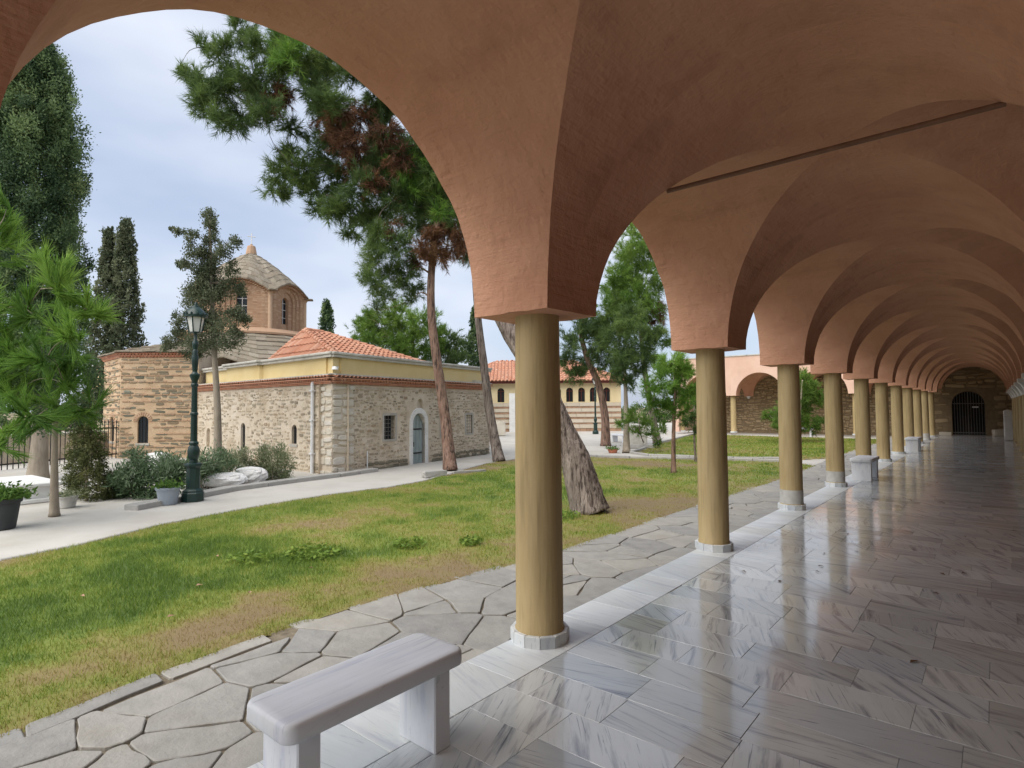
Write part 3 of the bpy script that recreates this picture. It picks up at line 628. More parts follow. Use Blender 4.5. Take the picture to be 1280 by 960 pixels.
def pane(m, W, h, d, n=14):
    a, b, c, dd, ar = h
    if ar:
        r = (b-a)/2; pts = [W(a, -d, c), W(b, -d, c)]+[W(a+r+r*math.cos(t), -d, dd+r*math.sin(t)) for t in np.linspace(0, PI, n)]
    else: pts = [W(a, -d, c), W(b, -d, c), W(b, -d, dd), W(a, -d, dd)]
    m.add(pts, [tuple(range(len(pts)))])
UNIT = []
for k in range(14):
    r_ = random.Random(k); pts = []
    cnr = [(-.5, -.5), (.5, -.5), (.5, .5), (-.5, .5)]
    for i in range(4):
        p, q = cnr[i], cnr[(i+1) % 4]; c1 = r_.uniform(.08, .3)
        pts.append((p[0]+(q[0]-p[0])*c1, p[1]+(q[1]-p[1])*c1*1.0)); pts.append((p[0]+(q[0]-p[0])*(1-r_.uniform(.06, .28)), p[1]+(q[1]-p[1])*(1-r_.uniform(.06, .28))))
    pts = [(x*r_.uniform(.92, 1), z*r_.uniform(.90, 1)) for x, z in pts]; q = [(x*.80+r_.uniform(-.03, .03), z*.74+r_.uniform(-.04, .04)) for x, z in pts]
    UNIT.append(([(x, -.6, z) for x, z in pts]+[(x, .62, z) for x, z in pts]+[(x, 1.0, z) for x, z in q], [(0+i, (i+1) % 8, 8+(i+1) % 8, 8+i) for i in range(8)]+[(8+i, 8+(i+1) % 8, 16+(i+1) % 8, 16+i) for i in range(8)]+[tuple(range(16, 24))]))
# faces must look outwards (+y): ring order is counter-clockwise in x,z seen from -y
UNIT = [(v, [f[::-1] for f in fs]) for v, fs in UNIT]
class Masonry:
    """collects stones, then the biggest in view become objects of their own and the rest one piece of geometry"""
    def __init__(s): s.items = []
    def course(s, key, P, Q, z0, z1, hmin, hmax, wmin, wmax, holes=(), proud=.025, gap=.018, skip=0, seed=0, u0=0, u1=None, pad=.03):
        P, U, N_, L_ = frame_of(P, Q); r_ = random.Random(seed); z = z0; u1 = L_ if u1 is None else u1
        while z < z1-.03:
            h = min(r_.uniform(hmin, hmax), z1-z); u = u0-r_.uniform(0, wmin)
            while u < u1:
                wd = r_.uniform(wmin, wmax); a, b = max(u, u0), min(u+wd, u1); u += wd
                if b-a < .05 or r_.random() < skip: continue
                bad = False
                for ha, hb, hc, hd, ar in holes:
                    top = hd+((hb-ha)/2 if ar else 0)
                    if a < hb+pad and b > ha-pad and z < top+pad and z+h > hc-pad: bad = True
                if bad: continue
                hh = (h-gap)*r_.uniform(.6, 1.05); uc = (a+b)/2; zc = z+h/2+r_.uniform(-.30, .30)*h
                s.items.append((key, (P[0]+U[0]*uc, P[1]+U[1]*uc, zc), math.atan2(U[1], U[0]), r_.uniform(-.11, .11), (b-a-gap*r_.uniform(.6, 1.6), proud*r_.uniform(.6, 1.5), hh), r_.randrange(14), r_.random()))
            z += h
    def emit(s, parents, mats, budget, base, name='stone'):
        """parents/mats by key; base: world position of each parent by key"""
        def px(it):
            p = it[1]; d = math.hypot(p[0], p[1]); return it[4][0]*it[4][2]/d/d
        s.items.sort(key=px, reverse=True); cache = {}; rest = {}
        for n, it in enumerate(s.items):
            key, p, a, tilt, sc_, k, rr = it; b = base[key]
            if n < budget:
                if (key, k) not in cache:
                    m = MB(); m.add(*UNIT[k]); cache[(key, k)] = m.mesh(name, mats[key])
                put(name, cache[(key, k)], parents[key], (p[0]-b[0], p[1]-b[1], p[2]-b[2]), (0, tilt, a), sc_)
            else:
                m = rest.setdefault(key, MB()); m.cur = rr; ca, sa = math.cos(a), math.sin(a); ct, st = math.cos(tilt), math.sin(tilt); vs = []
                for x, y, z in UNIT[k][0]:
                    x, y, z = x*sc_[0], y*sc_[1], z*sc_[2]; x, z = x*ct+z*st, -x*st+z*ct; vs.append((p[0]+x*ca-y*sa-b[0], p[1]+x*sa+y*ca-b[1], p[2]+z-b[2]))
                m.add(vs, UNIT[k][1])
        for key, m in rest.items(): m.build(name, mats[key], parents[key], tint=True, kind='stuff')

# end wall of the corridor, also the back wall of the wing, with the iron gate
EW = 38.9
ewall = tag(bpy.data.objects.new('stone_wall', None), kind='structure'); ewall.location = (-1, EW, 0); COL.objects.link(ewall)
gh = (1.76+20, 3.12+20, .01, 1.66, True)     # u from x = 1.4 going left: set below
P_, Q_ = (-19.0, EW), (1.5, EW)
P_, Q_ = (1.5, EW), (-15.8, EW)             # outer side (left of PQ) faces the camera
gh = (1.5+.39, 1.5+1.76, -.05, 1.62, True)
m = MB(); W = wall(m, P_, Q_, -.2, 4.6, [gh], .5, thick=.8); m.build('wall_core', M['wall_mortar'], ewall, (-1, EW, 0))
ms = Masonry()
ms.course('w', P_, Q_, .0, 4.4, .16, .34, .25, .95, [gh], .05, .035, seed=5, u0=.3, u1=5.2, pad=.02)
ms.course('w', P_, Q_, .0, 4.4, .09, .2, .12, .42, [], .04, .025, seed=6, u0=5.2, u1=17.2, skip=.08)
ms.emit({'w': ewall}, {'w': M['wall_stone']}, 220, {'w': (-1, EW, 0)})
gate = empty('iron_gate', (-1.08, EW+.12, 0), 0, 'black arched iron gate of upright bars at the end of the arcade', 'gate')
gm = MB(); a_, b_ = .685, 1.62
gm.tube([(-a_, 0, 0), (-a_, 0, b_)]+[(-a_*math.cos(t), 0, b_+a_*math.sin(t)) for t in np.linspace(.1, PI-.1, 14)]+[(a_, 0, b_), (a_, 0, 0)], .03, 8); gm.build('frame', M['iron'], gate)
bar_cache = {}
for i in range(11):
    x = -.57+.114*i; top = b_+math.sqrt(max(0, a_*a_-x*x)); bm_ = MB(); bm_.tube([(0, 0, .02), (0, 0, top)], .013 if i != 5 else .024, 8); bm_.build('bar', M['grey_iron'], gate, loc=(x, 0, 0))
for z in (.12, 1.66): rb = MB(); rb.box((0, -.012, z), (1.34, .02, .045)); rb.build('rail', M['grey_iron'], gate)
sg = MB(); sg.box((0, 0, 0), (.26, .012, .07), 0, .004); sg.build('sign_plate', M['sign_white'], gate, loc=(.30, -.04, 1.47))
lk = MB(); lk.box((0, 0, 0), (.09, .05, .13), 0, .008); lk.build('lock', M['iron'], gate, loc=(.06, -.03, .98))
bk = MB(); bk.box((-1.08, EW+.55, 1.2), (1.6, .05, 2.6)); bk.build('painted_shade_panel', M['dark'], ewall, (-1, EW, 0))  # near-black panel that paints the shade behind the gate
# loose stones by the end wall
def rough_block(name, loc, d, mat, rz=0, seed=0, **k):
    """a weathered block: a subdivided box with its faces knocked about"""
    r_ = random.Random(seed); rd = .75 if mat is M['rock'] else 0; n = 6 if rd else 4; m = MB(); vs = {}
    def V_(i, j, l):
        q = (i, j, l)
        if q not in vs:
            p = np.array([i/n-.5, j/n-.5, l/n-.5]); s_ = np.abs(p)*2; rr = np.sort(s_)[::-1]; k_ = 1-(.26 if mat is M['rock'] else .10)*max(0, rr[0]+rr[1]-1.3)
            p = p*k_; p = p+np.array([r_.uniform(-.02, .02) for _ in range(3)]); p = p*(1-rd)+p/np.linalg.norm(p)*.5*rd*(1+r_.uniform(-.10, .10)) if rd and np.linalg.norm(p) > .01 else p; vs[q] = len(m.v); m.v.append((p[0]*d[0], p[1]*d[1], (p[2]+.5)*d[2])); m.t.append(0)
        return vs[q]
    for a in range(n):
        for b in range(n):
            for f in ([(a, b, 0), (a, b+1, 0), (a+1, b+1, 0), (a+1, b, 0)], [(a, b, n), (a+1, b, n), (a+1, b+1, n), (a, b+1, n)], [(a, 0, b), (a+1, 0, b), (a+1, 0, b+1), (a, 0, b+1)], [(a, n, b), (a, n, b+1), (a+1, n, b+1), (a+1, n, b)], [(0, a, b), (0, a, b+1), (0, a+1, b+1), (0, a+1, b)], [(n, a, b), (n, a+1, b), (n, a+1, b+1), (n, a, b+1)]):
                m.f.append(tuple(V_(*q) for q in f)); m.mi.append(0)
    return m.build(name, mat, loc=loc, rot=(0, 0, rz), **k)
rough_block('marble_stele', (.44, 33.9, 0), (.30, .16, 1.36), M['marble_white'], .1, 3, label='tall pale marble slab standing against the wall side columns', cat='stele')
rough_block('stone_fragment', (.15, 38.3, 0), (.55, .35, .34), M['ashlar'], .4, 5, label='broken pale stone fragment on the floor right of the gate', cat='stone')
rough_block('stone_fragment', (-2.05, 38.45, 0), (.55, .25, .16), M['ashlar'], 0, 8, label='low flat stone block on the floor left of the gate', cat='stone')

# ------------------------------------------------------------------ benches
def bench(loc, rz, length, label, name='marble_bench', wd=.34, h=.45, legs=(.28, .09)):
    b = empty(name, loc, rz, label, 'bench', 'marble benches along the arcade')
    m = MB(); n = 6; rc = .05; x, y = wd/2, length/2; pts = []
    for cx, cy, a0 in ((x-rc, y-rc, 0), (-x+rc, y-rc, PI/2), (-x+rc, -y+rc, PI), (x-rc, -y+rc, 1.5*PI)):
        pts += [(cx+rc*math.cos(a0+PI/2*k/n), cy+rc*math.sin(a0+PI/2*k/n)) for k in range(n+1)]
    N_ = len(pts); rings = []
    for inset, z in ((.012, h-.078), (.002, h-.072), (0, h-.064), (0, h-.018), (.004, h-.006), (.014, h), (.04, h)):
        rings.append([(px*(1-inset/x), py*(1-inset/y), z) for px, py in pts])
    m.add([v for r in rings for v in r], [tuple(range(N_-1, -1, -1)), tuple(range(6*N_, 7*N_))]+[(k*N_+i, k*N_+(i+1) % N_, (k+1)*N_+(i+1) % N_, (k+1)*N_+i) for k in range(6) for i in range(N_)])
    s_ = m.build('seat', M['marble_bench'], b); bm_smooth(s_.data, 50)
    lm = MB(); lm.box((0, 0, (h-.078)/2), (legs[0], legs[1], h-.078), 0, .006); me = lm.mesh('leg', M['marble_bench'])
    off = y-.115
    for sg_ in (-1, 1): put('leg', me, b, (0, sg_*off, 0))
    return b
bench((-2.165, 1.58, 0), 0, .92, 'rounded grey white marble bench in front beside the nearest column', legs=(.26, .10))
for i, (y, lab) in enumerate(((14.75, 'grey marble bench beside the fifth column along the arcade'), (24.6, 'small marble bench beside a column near the far end of the arcade'))):
    bench((-2.22, y, 0), 0, 1.05, lab, wd=.42, h=.47, legs=(.36, .16))
c = at(1017, 543, 35); bench((-8.3, 34.95, GZ), PI/2, 1.3, 'white marble bench outside before the far cloister wing', h=.5)

# ------------------------------------------------------------------ church
K_ = np.array([-13.34, 8.68]); F_ = np.array([-14.71, 16.36]); A_ = np.array([-22.3, 8.95]); B_ = np.array([-24.33, 7.08]); C_ = np.array([-27.0, 7.3]); D_ = np.array([-28.9, 9.2]); E_ = np.array([-40., 9.9])
CB = (-20.0, 11.0, -.2)
church = empty('church', CB, 0, 'small Byzantine stone church with a brick dome and ochre upper walls', 'church')
CH = 2.26; AP = 3.52
h_fac = [(5.33, 5.82, .70, 1.40, False), (3.92, 4.55, -.16, 1.14, True), (4.0, 4.30, 1.58, 1.76, True), (1.18, 1.58, .71, 1.36, False), (2.70, 3.07, .68, 1.30, False)]
h_left = [(1.83, 2.12, .62, 1.02, True), (5.10, 5.42, .36, 1.02, True), (7.85, 8.18, .30, .80, True)]
h_ap = [(1.75, 2.13, .42, 1.20, True)]; h_ap2 = [(.80, 1.45, .45, 1.05, True)]
parts = {}; base = {}
for key, P, Q, z1, hs in (('facade_wall', F_, K_, CH, h_fac), ('side_wall', K_, A_, CH, h_left), ('apse_wall', A_, B_, AP, h_ap), ('apse_flank', B_, C_, AP, h_ap2), ('apse_back', C_, D_, AP, []), ('north_wall', (-28.4, 9.75), E_, 2.5, [])):
    m = MB(); W = wall(m, P, Q, -.5, z1, hs, .20); parts[key] = m.build('stone_wall' if 'apse' not in key else 'apse_wall', M['apse_mortar' if 'apse' in key else 'mortar'], church, CB); base[key] = CB
    pm = MB()
    for i, h in enumerate(hs):
        if key == 'facade_wall' and i == 1: continue
        w_ = MB()
        if (key, i) in (('facade_wall', 2), ('side_wall', 2)):
            pane(w_, W, h, .10); w_.build('blind_niche', M['mortar'], church, CB); continue
        pane(w_, W, h, .17 if key == 'facade_wall' else .07); wo = w_.build('window', M['dark_glass'], church, CB)
        g_ = MB(); a, b, c, d, ar = h; top = d+((b-a)/2 if ar else 0)
        if not ar:
            for k in range(1, 4): u = a+(b-a)*k/4; g_.tube([W(u, -.06, c), W(u, -.06, top)], .008, 6)
            for k in range(1, 6): z = c+(top-c)*k/6; g_.tube([W(a, -.06, z), W(b, -.06, z)], .009, 6)
            g_.build('grille', M['grey_iron'], wo, CB)
            f_ = MB()
            for (ua, ub, za, zb) in ((a-.07, a, c-.06, top+.07), (b, b+.07, c-.06, top+.07), (a, b, top, top+.07), (a, b, c-.06, c)):
                ps = [W(ua, .012, za), W(ub, .012, za), W(ub, .012, zb), W(ua, .012, zb)]; qs = [W(ua, -.1, za), W(ub, -.1, za), W(ub, -.1, zb), W(ua, -.1, zb)]
                f_.add(ps+qs, [(0, 1, 2, 3), (4, 7, 6, 5)]+[(j, 4+j, 4+(j+1) % 4, (j+1) % 4) for j in range(4)])
            f_.build('frame', M['sill_stone'], wo, CB)
        else:
            for k in range(1, 3): u = a+(b-a)*k/3; g_.tube([W(u, -.055, c), W(u, -.055, top-.02)], .009, 6)
            g_.build('grille', M['iron'], wo, CB)
            s_ = MB(); ps = [W(a-.05, .03, c-.08), W(b+.05, .03, c-.08), W(b+.05, .03, c-.005), W(a-.05, .03, c-.005)]; qs = [W(a-.05, -.1, c-.08), W(b+.05, -.1, c-.08), W(b+.05, -.1, c-.005), W(a-.05, -.1, c-.005)]
            s_.add(ps+qs, [(0, 1, 2, 3), (4, 7, 6, 5)]+[(j, 4+j, 4+(j+1) % 4, (j+1) % 4) for j in range(4)]); s_.build('sill', M['sill_stone'], wo, CB)
    # voussoirs round the arched windows: bricks set on edge
    vm = MB()
    for a, b, c, d, ar in hs:
        if not ar or key in ('facade_wall', 'side_wall'): continue
        r0 = (b-a)/2+.015; r1 = r0+.13; n = 11
        for k in range(n):
            t0, t1 = PI*k/n+.04, PI*(k+1)/n-.04; uc = (a+b)/2; ps = []
            for rr, t in ((r0, t0), (r1, t0), (r1, t1), (r0, t1)): ps.append((uc-rr*math.cos(t), d+rr*math.sin(t)))
            vm.cur = (k*.381) % 1; vm.add([W(u, .022, z) for u, z in ps]+[W(u, -.02, z) for u, z in ps], [(0, 3, 2, 1), (0, 1, 5, 4), (1, 2, 6, 5), (2, 3, 7, 6), (3, 0, 4, 7)])
    if vm.v: vm.build('voussoir', M['brick'], parts[key], CB, tint=True, kind='stuff')
    globals()['W_'+key] = W
ms = Masonry()
pad_fac = [(a-.05, b+.05, c-.05, d+.03, ar) for a, b, c, d, ar in h_fac]; pad_fac[1] = (3.76, 4.71, -.3, 1.22, True)
ms.course('facade_wall', F_, K_, -.12, CH-.05, .065, .12, .08, .22, pad_fac, .014, .032, seed=11, skip=.20, u1=7.08)
ms.course('facade_q', F_, K_, -.12, CH-.05, .13, .26, .28, .62, [], .03, .018, seed=12, u0=7.02)
ms.course('side_q', K_, A_, -.12, CH-.05, .13, .26, .3, .6, [], .03, .018, seed=13, u1=.62)
ms.course('side_wall', K_, A_, -.12, CH-.05, .075, .135, .10, .32, [(a-.03, b+.03, c, d+.10, ar) for a, b, c, d, ar in h_left], .013, .036, seed=14, skip=.30, u0=.66)
ap_h = [(a-.02, b+.02, c-.03, d+.12, ar) for a, b, c, d, ar in h_ap]
ms.course('apse_wall', A_, B_, -.1, AP-.05, .10, .155, .20, .48, ap_h, .016, .038, seed=15, skip=.30)
ms.course('apse_flank', B_, C_, -.1, AP-.05, .10, .155, .20, .48, [(a-.02, b+.02, c-.03, d+.12, ar) for a, b, c, d, ar in h_ap2], .016, .038, seed=16, skip=.30)
ms.course('north_wall', (-28.4, 9.75), E_, -.1, 2.45, .1, .18, .2, .5, [], .02, .03, seed=18, skip=.12)
ms.course('facade_base', F_, K_, -.16, .10, .10, .16, .14, .40, [(3.76, 4.71, -.3, .5, False)], .045, .012, seed=19, u0=.1, u1=6.6)
for k, p in (('facade_base', 'facade_wall'), ('facade_q', 'facade_wall'), ('side_q', 'side_wall')): parts[k] = parts[p]; base[k] = CB
ms.emit(parts, {'facade_wall': M['rubble'], 'facade_base': M['damp_stone'], 'facade_q': M['ashlar'], 'side_q': M['ashlar'], 'side_wall': M['rubble'], 'apse_wall': M['apse_stone'], 'apse_flank': M['apse_stone'], 'north_wall': M['rubble']}, 300, base)
# brick courses in the apse: thin long bricks between the stone rows
bm_ = MB(); r_ = random.Random(31)
for P, Q, hs in ((A_, B_, ap_h), (B_, C_, h_ap2)):
    Pp, U, N_, L_ = frame_of(P, Q)
    for z in np.arange(.05, 3.4, .235):
        u = .02
        while u < L_-.1:
            wd = r_.uniform(.22, .34); b = min(u+wd, L_-.02); uc = (u+b)/2
            if not any(uc > h[0]-.2 and uc < h[1]+.2 and h[2]-.1 < z < h[3]+.4 for h in hs):
                bm_.cur = r_.random(); bm_.box((Pp[0]+U[0]*uc+N_[0]*.006, Pp[1]+U[1]*uc+N_[1]*.006, z), (b-u-.02, .05, .03), math.atan2(U[1], U[0]))
            u += wd
bm_.build('brick_course', M['brick'], church, CB, tint=True, kind='stuff')
# door
DW = W_facade_wall; dh = h_fac[1]
fr = MB(); a, b, c, d, ar = dh
path_o = [(a-.13, c), (a-.13, d)]+[((a+b)/2-((b-a)/2+.13)*math.cos(t), d+((b-a)/2+.13)*math.sin(t)*1.08) for t in np.linspace(.05, PI-.05, 16)]+[(b+.13, d), (b+.13, c)]
path_i = [(a, c), (a, d)]+[((a+b)/2-((b-a)/2)*math.cos(t), d+((b-a)/2)*math.sin(t)) for t in np.linspace(.05, PI-.05, 16)]+[(b, d), (b, c)]
for k in range(len(path_o)-1):
    ps = [path_i[k], path_o[k], path_o[k+1], path_i[k+1]]
    fr.add([DW(u, .04, z) for u, z in ps]+[DW(u, -.16, z) for u, z in ps], [(0, 3, 2, 1), (0, 1, 5, 4), (1, 2, 6, 5), (2, 3, 7, 6), (3, 0, 4, 7)])
fr.build('door_frame', M['marble_white'], church, CB)
dm = MB(); pane(dm, DW, dh, .13); door = dm.build('door', M['door_blue'], church, CB)
for k in range(4):
    u0_, u1_ = a+(b-a)*k/4+.008, a+(b-a)*(k+1)/4-.008; uc = (u0_+u1_)/2; r = (b-a)/2; zt = d+math.sqrt(max(.001, r*r-(max(abs(u0_-(a+b)/2), abs(u1_-(a+b)/2)))**2))
    pk = MB(); ps = [(u0_, c+.02), (u1_, c+.02), (u1_, zt), (u0_, zt)]
    pk.add([DW(u, -.105, z) for u, z in ps]+[DW(u, -.135, z) for u, z in ps], [(0, 1, 2, 3)]+[(j, 4+j, 4+(j+1) % 4, (j+1) % 4) for j in range(4)]); pk.build('plank', M['door_blue'], door, CB)
for z in (.2, .95):
    hg = MB(); q = DW(a+.25, -.10, z); hg.box(q, (.02, .42, .04), math.atan2(-(F_-K_)[0], (F_-K_)[1])*0+math.atan2((K_-F_)[1], (K_-F_)[0])-PI/2); hg.build('hinge', M['iron'], door, CB)
hd = MB(); hd.box(DW(b-.14, -.08, .48), (.05, .05, .14)); hd.build('handle', M['iron'], door, CB)
# dentil cornices, tile eaves and ochre attic
def cornice(P, Q, z, out_=.10, tiles_=True, mat='brick'):
    Pp, U, N_, L_ = frame_of(P, Q); a = math.atan2(U[1], U[0]); m = MB(); r_ = random.Random(int(z*100))
    W = lambda u, d, zz: (Pp[0]+U[0]*u+N_[0]*d, Pp[1]+U[1]*u+N_[1]*d, zz)
    for row in range(2):
        n = int(L_/.12)
        for k in range(n):
            m.cur = r_.random(); m.box(W((k+.5+(row % 2)*.5)*L_/n, .01+.045*row, z+.035+.085*row), (.085, .09, .05), a+PI/4*(1 if row == 0 else 0))
        m.cur = .2; m.box(W(L_/2, .0+.05*row, z+.07+.085*row), (L_+.08*(row+1), .16+.05*row, .022), a)
    if tiles_:
        n = int(L_/.15)
        for k in range(n):
            m.cur = r_.random(); u = (k+.5)*L_/n; c = [(W(u+.062*math.cos(t), .17, z+.185+.045*math.sin(t)), W(u+.062*math.cos(t), -.12, z+.235+.045*math.sin(t))) for t in np.linspace(0, PI, 6)]
            vs = [p for q in c for p in q]; m.add(vs, [(2*i, 2*i+1, 2*i+3, 2*i+2) for i in range(5)])
            c2 = [(W(u+.048*math.cos(t), .17, z+.185+.033*math.sin(t)), W(u+.048*math.cos(t), -.12, z+.235+.033*math.sin(t))) for t in np.linspace(0, PI, 6)]
            vs = [p for q in c2 for p in q]; m.add(vs, [(2*i, 2*i+2, 2*i+3, 2*i+1) for i in range(5)])
    m.build('brick_cornice', M['terracotta'], church, CB, tint=True, kind='stuff')
cornice(F_, K_, CH); cornice(K_, A_, CH); cornice(A_, B_, AP, tiles_=False); cornice(B_, C_, AP, tiles_=False); cornice(C_, D_, AP, tiles_=False); cornice((-28.4, 9.75), E_, 2.5)
def slab_strip(P, Q, z, d0, d1, h, mat, name, rise=0):
    Pp, U, N_, L_ = frame_of(P, Q); m = MB()
    W = lambda u, d, zz: (Pp[0]+U[0]*u+N_[0]*d, Pp[1]+U[1]*u+N_[1]*d, zz)
    ps = [W(0-.0, d0, z+rise), W(L_, d0, z+rise), W(L_, d1, z), W(0, d1, z)]; qs = [(x, y, zz+h) for x, y, zz in ps]
    m.add(ps+qs, [(0, 1, 2, 3), (7, 6, 5, 4)]+[(j, 4+j, 4+(j+1) % 4, (j+1) % 4) for j in range(4)]); return m.build(name, mat, church, CB)
ledge = M['coping']
AT0, AT1 = 2.50, 2.97
def attic(pts, z0, z1, nm='attic_wall', cop=.13):
    m = MB(); n = len(pts)
    for P, Q in zip(pts, pts[1:]): wall(m, P, Q, z0, z1, (), thick=.25)
    m.build(nm, M['yellow'], church, CB)
    for P, Q in zip(pts, pts[1:]):
        Pp, U, N_, L_ = frame_of(P, Q); c = MB(); e = .075
        c.box((Pp[0]+U[0]*L_/2-N_[0]*.08, Pp[1]+U[1]*L_/2-N_[1]*.08, z1+.035), (L_+2*e, .30+2*e*.5, .07), math.atan2(U[1], U[0]), .01)
        c.box((Pp[0]+U[0]*L_/2-N_[0]*.06, Pp[1]+U[1]*L_/2-N_[1]*.06, z1+.07+cop*.3), (L_+2*e+.06, .34+2*e*.5, cop*.55), math.atan2(U[1], U[0]), .02)
        c.build('coping', M['coping'], church, CB)
fn = np.array([-(K_-F_)[1], (K_-F_)[0]]); fn = fn/np.linalg.norm(fn); ln = np.array([-(A_-K_)[1], (A_-K_)[0]]); ln = ln/np.linalg.norm(ln); ul = (A_-K_)/np.linalg.norm(A_-K_)
ins = .05
k1 = K_-fn*ins-ln*ins; f1 = F_-fn*ins
attic([f1, k1, K_+ul*4.0-ln*ins, K_+ul*4.05-ln*(ins-.10), K_+ul*6.4-ln*(ins-.10), K_+ul*6.45-ln*.25, A_-ln*.25], AT0, AT1)
attic([(-28.4, 10.0), (-40, 10.15)], 2.8, 4.0)
for P, Q in ((F_, K_), (K_, A_)): slab_strip(P, Q, CH+.235, -.10, .13, .03, ledge, 'ledge', rise=.03)
# far end wall of the church and inner mass so nothing is open from the side
m = MB(); m.prism([tuple(F_), tuple(F_+np.array([-9, 1.6])), (-32, 19), (-40, 18), (-40, 10.3), (-28.4, 10.1), tuple(D_+np.array([.3, .3])), tuple(A_+np.array([0, .4])), tuple(K_+np.array([-.4, .4]))][::-1], -.5, 2.62); m.build('core', M['mortar'], church, CB)
# stone slab roof over the apse and body
DC = np.array([-25.7, 12.5]); DR = 2.33
def slabs(name, rings, mat=M['slab_roof'], nrad=7, seed=0, thick=.05, parent=church):
    """rows of overlapping stone slabs between a lower and an upper outline (lists of 3-d points)"""
    lo, hi = [np.array(p, float) for p in rings[0]], [np.array(p, float) for p in rings[1]]; m = MB(); r_ = random.Random(seed)
    for i in range(len(lo)-1):
        for k in range(nrad):
            f0, f1 = k/nrad-.02, (k+1)/nrad+.035; L_ = np.linalg.norm(lo[i+1]-lo[i])*(1-f0)+np.linalg.norm(hi[i+1]-hi[i])*f0; n = max(1, int(L_/.42)); g0 = r_.uniform(-.3, .3)/n
            for j in range(n):
                a, b = max(0, j/n+g0), min(1, (j+1)/n+g0+.01)
                if j == 0: a = 0
                if j == n-1: b = 1
                q = lambda f, g: (lo[i]*(1-g)+lo[i+1]*g)*(1-f)+(hi[i]*(1-g)+hi[i+1]*g)*f
                t = thick*r_.uniform(.7, 1.5); zz = np.array([0, 0, 1.0]); P = [q(f0, a)+zz*t, q(f0, b)+zz*t*r_.uniform(.8, 1.2), q(f1, b), q(f1, a)]; Qd = [p-zz*.05 for p in P]
                m.cur = r_.random(); m.add(P+Qd, [(0, 1, 2, 3), (0, 4, 5, 1), (1, 5, 6, 2), (3, 7, 4, 0), (7, 6, 5, 4)])
    return m.build(name, mat, parent, CB, tint=True, kind='stuff')
o = .16
apx = np.array([-25.4, 10.2, 4.55])
lo = [(A_[0]+.10, A_[1]-.2, AP+.20), (B_[0]+.05, B_[1]-o, AP+.19), (C_[0]-.05, C_[1]-o, AP+.19), (D_[0]-o, D_[1]-.05, AP+.20), (-29.2, 10.6, AP+.2)]
hi = [(-23.2, 10.5, 4.4), (-24.9, 10.1, 4.5), (-25.8, 10.1, 4.5), (-27, 10.5, 4.45), (-27.4, 11, 4.4)]
slabs('slab_roof', (lo, hi), seed=3)
m = MB(); m.add([p for p in lo]+[p for p in hi], [(i, i+1, 6+i, 5+i) for i in range(4)]); 
n_ = 16; ring = [(DC[0]+2.75*math.cos(t), DC[1]+2.75*math.sin(t), 4.75) for t in np.linspace(0, -2*PI, n_+1)]
outl = []
for x, y, z in ring:
    d = np.array([x, y])-DC; d = d/np.linalg.norm(d); rr = 5.6; outl.append((DC[0]+d[0]*rr, max(DC[1]+d[1]*rr, 9.6), 3.1 if DC[1]+d[1]*rr > 9.6 else 3.55))
slabs('slab_roof', (outl, ring), seed=4, nrad=8)
fm_ = MB(); fm_.add([(A_[0]-.05, A_[1]+.02, AP+.22), (-23.2, 10.5, 4.42), (-23.2, 10.5, 2.4), (A_[0]-.05, A_[1]+.02, 2.4)], [(0, 1, 2, 3)]); fm_.add([(-23.2, 10.5, 4.42), (-25.4, 10.0, 4.5), (-25.4, 12, 4.8), (-23.2, 12, 4.8)], [(0, 1, 2, 3)]); fm_.build('apse_side', M['mortar'], church, CB)
# lower brick gable below the drum
lb = MB(); gc = at(316, 440, 23.2); r0 = 1.0
lowd = MB(); lowd.lathe([(2.72, 3.3), (2.72, 4.62), (2.80, 4.64), (2.80, 4.70), (2.9, 4.72), (2.9, 4.80), (2.5, 5.0)], 48, (DC[0], DC[1], 0)); lo_o = lowd.build('drum_base', M['brick'], church, CB); bm_smooth(lo_o.data, 30)
dn = MB(); 
for k in range(110):
    t = 2*PI*k/110; dn.cur = (k*.37) % 1; dn.box((DC[0]+2.78*math.cos(t), DC[1]+2.78*math.sin(t), 4.56), (.09, .09, .07), t+PI/4)
dn.build('dentil', M['brick'], lo_o, CB, tint=True, kind='stuff')
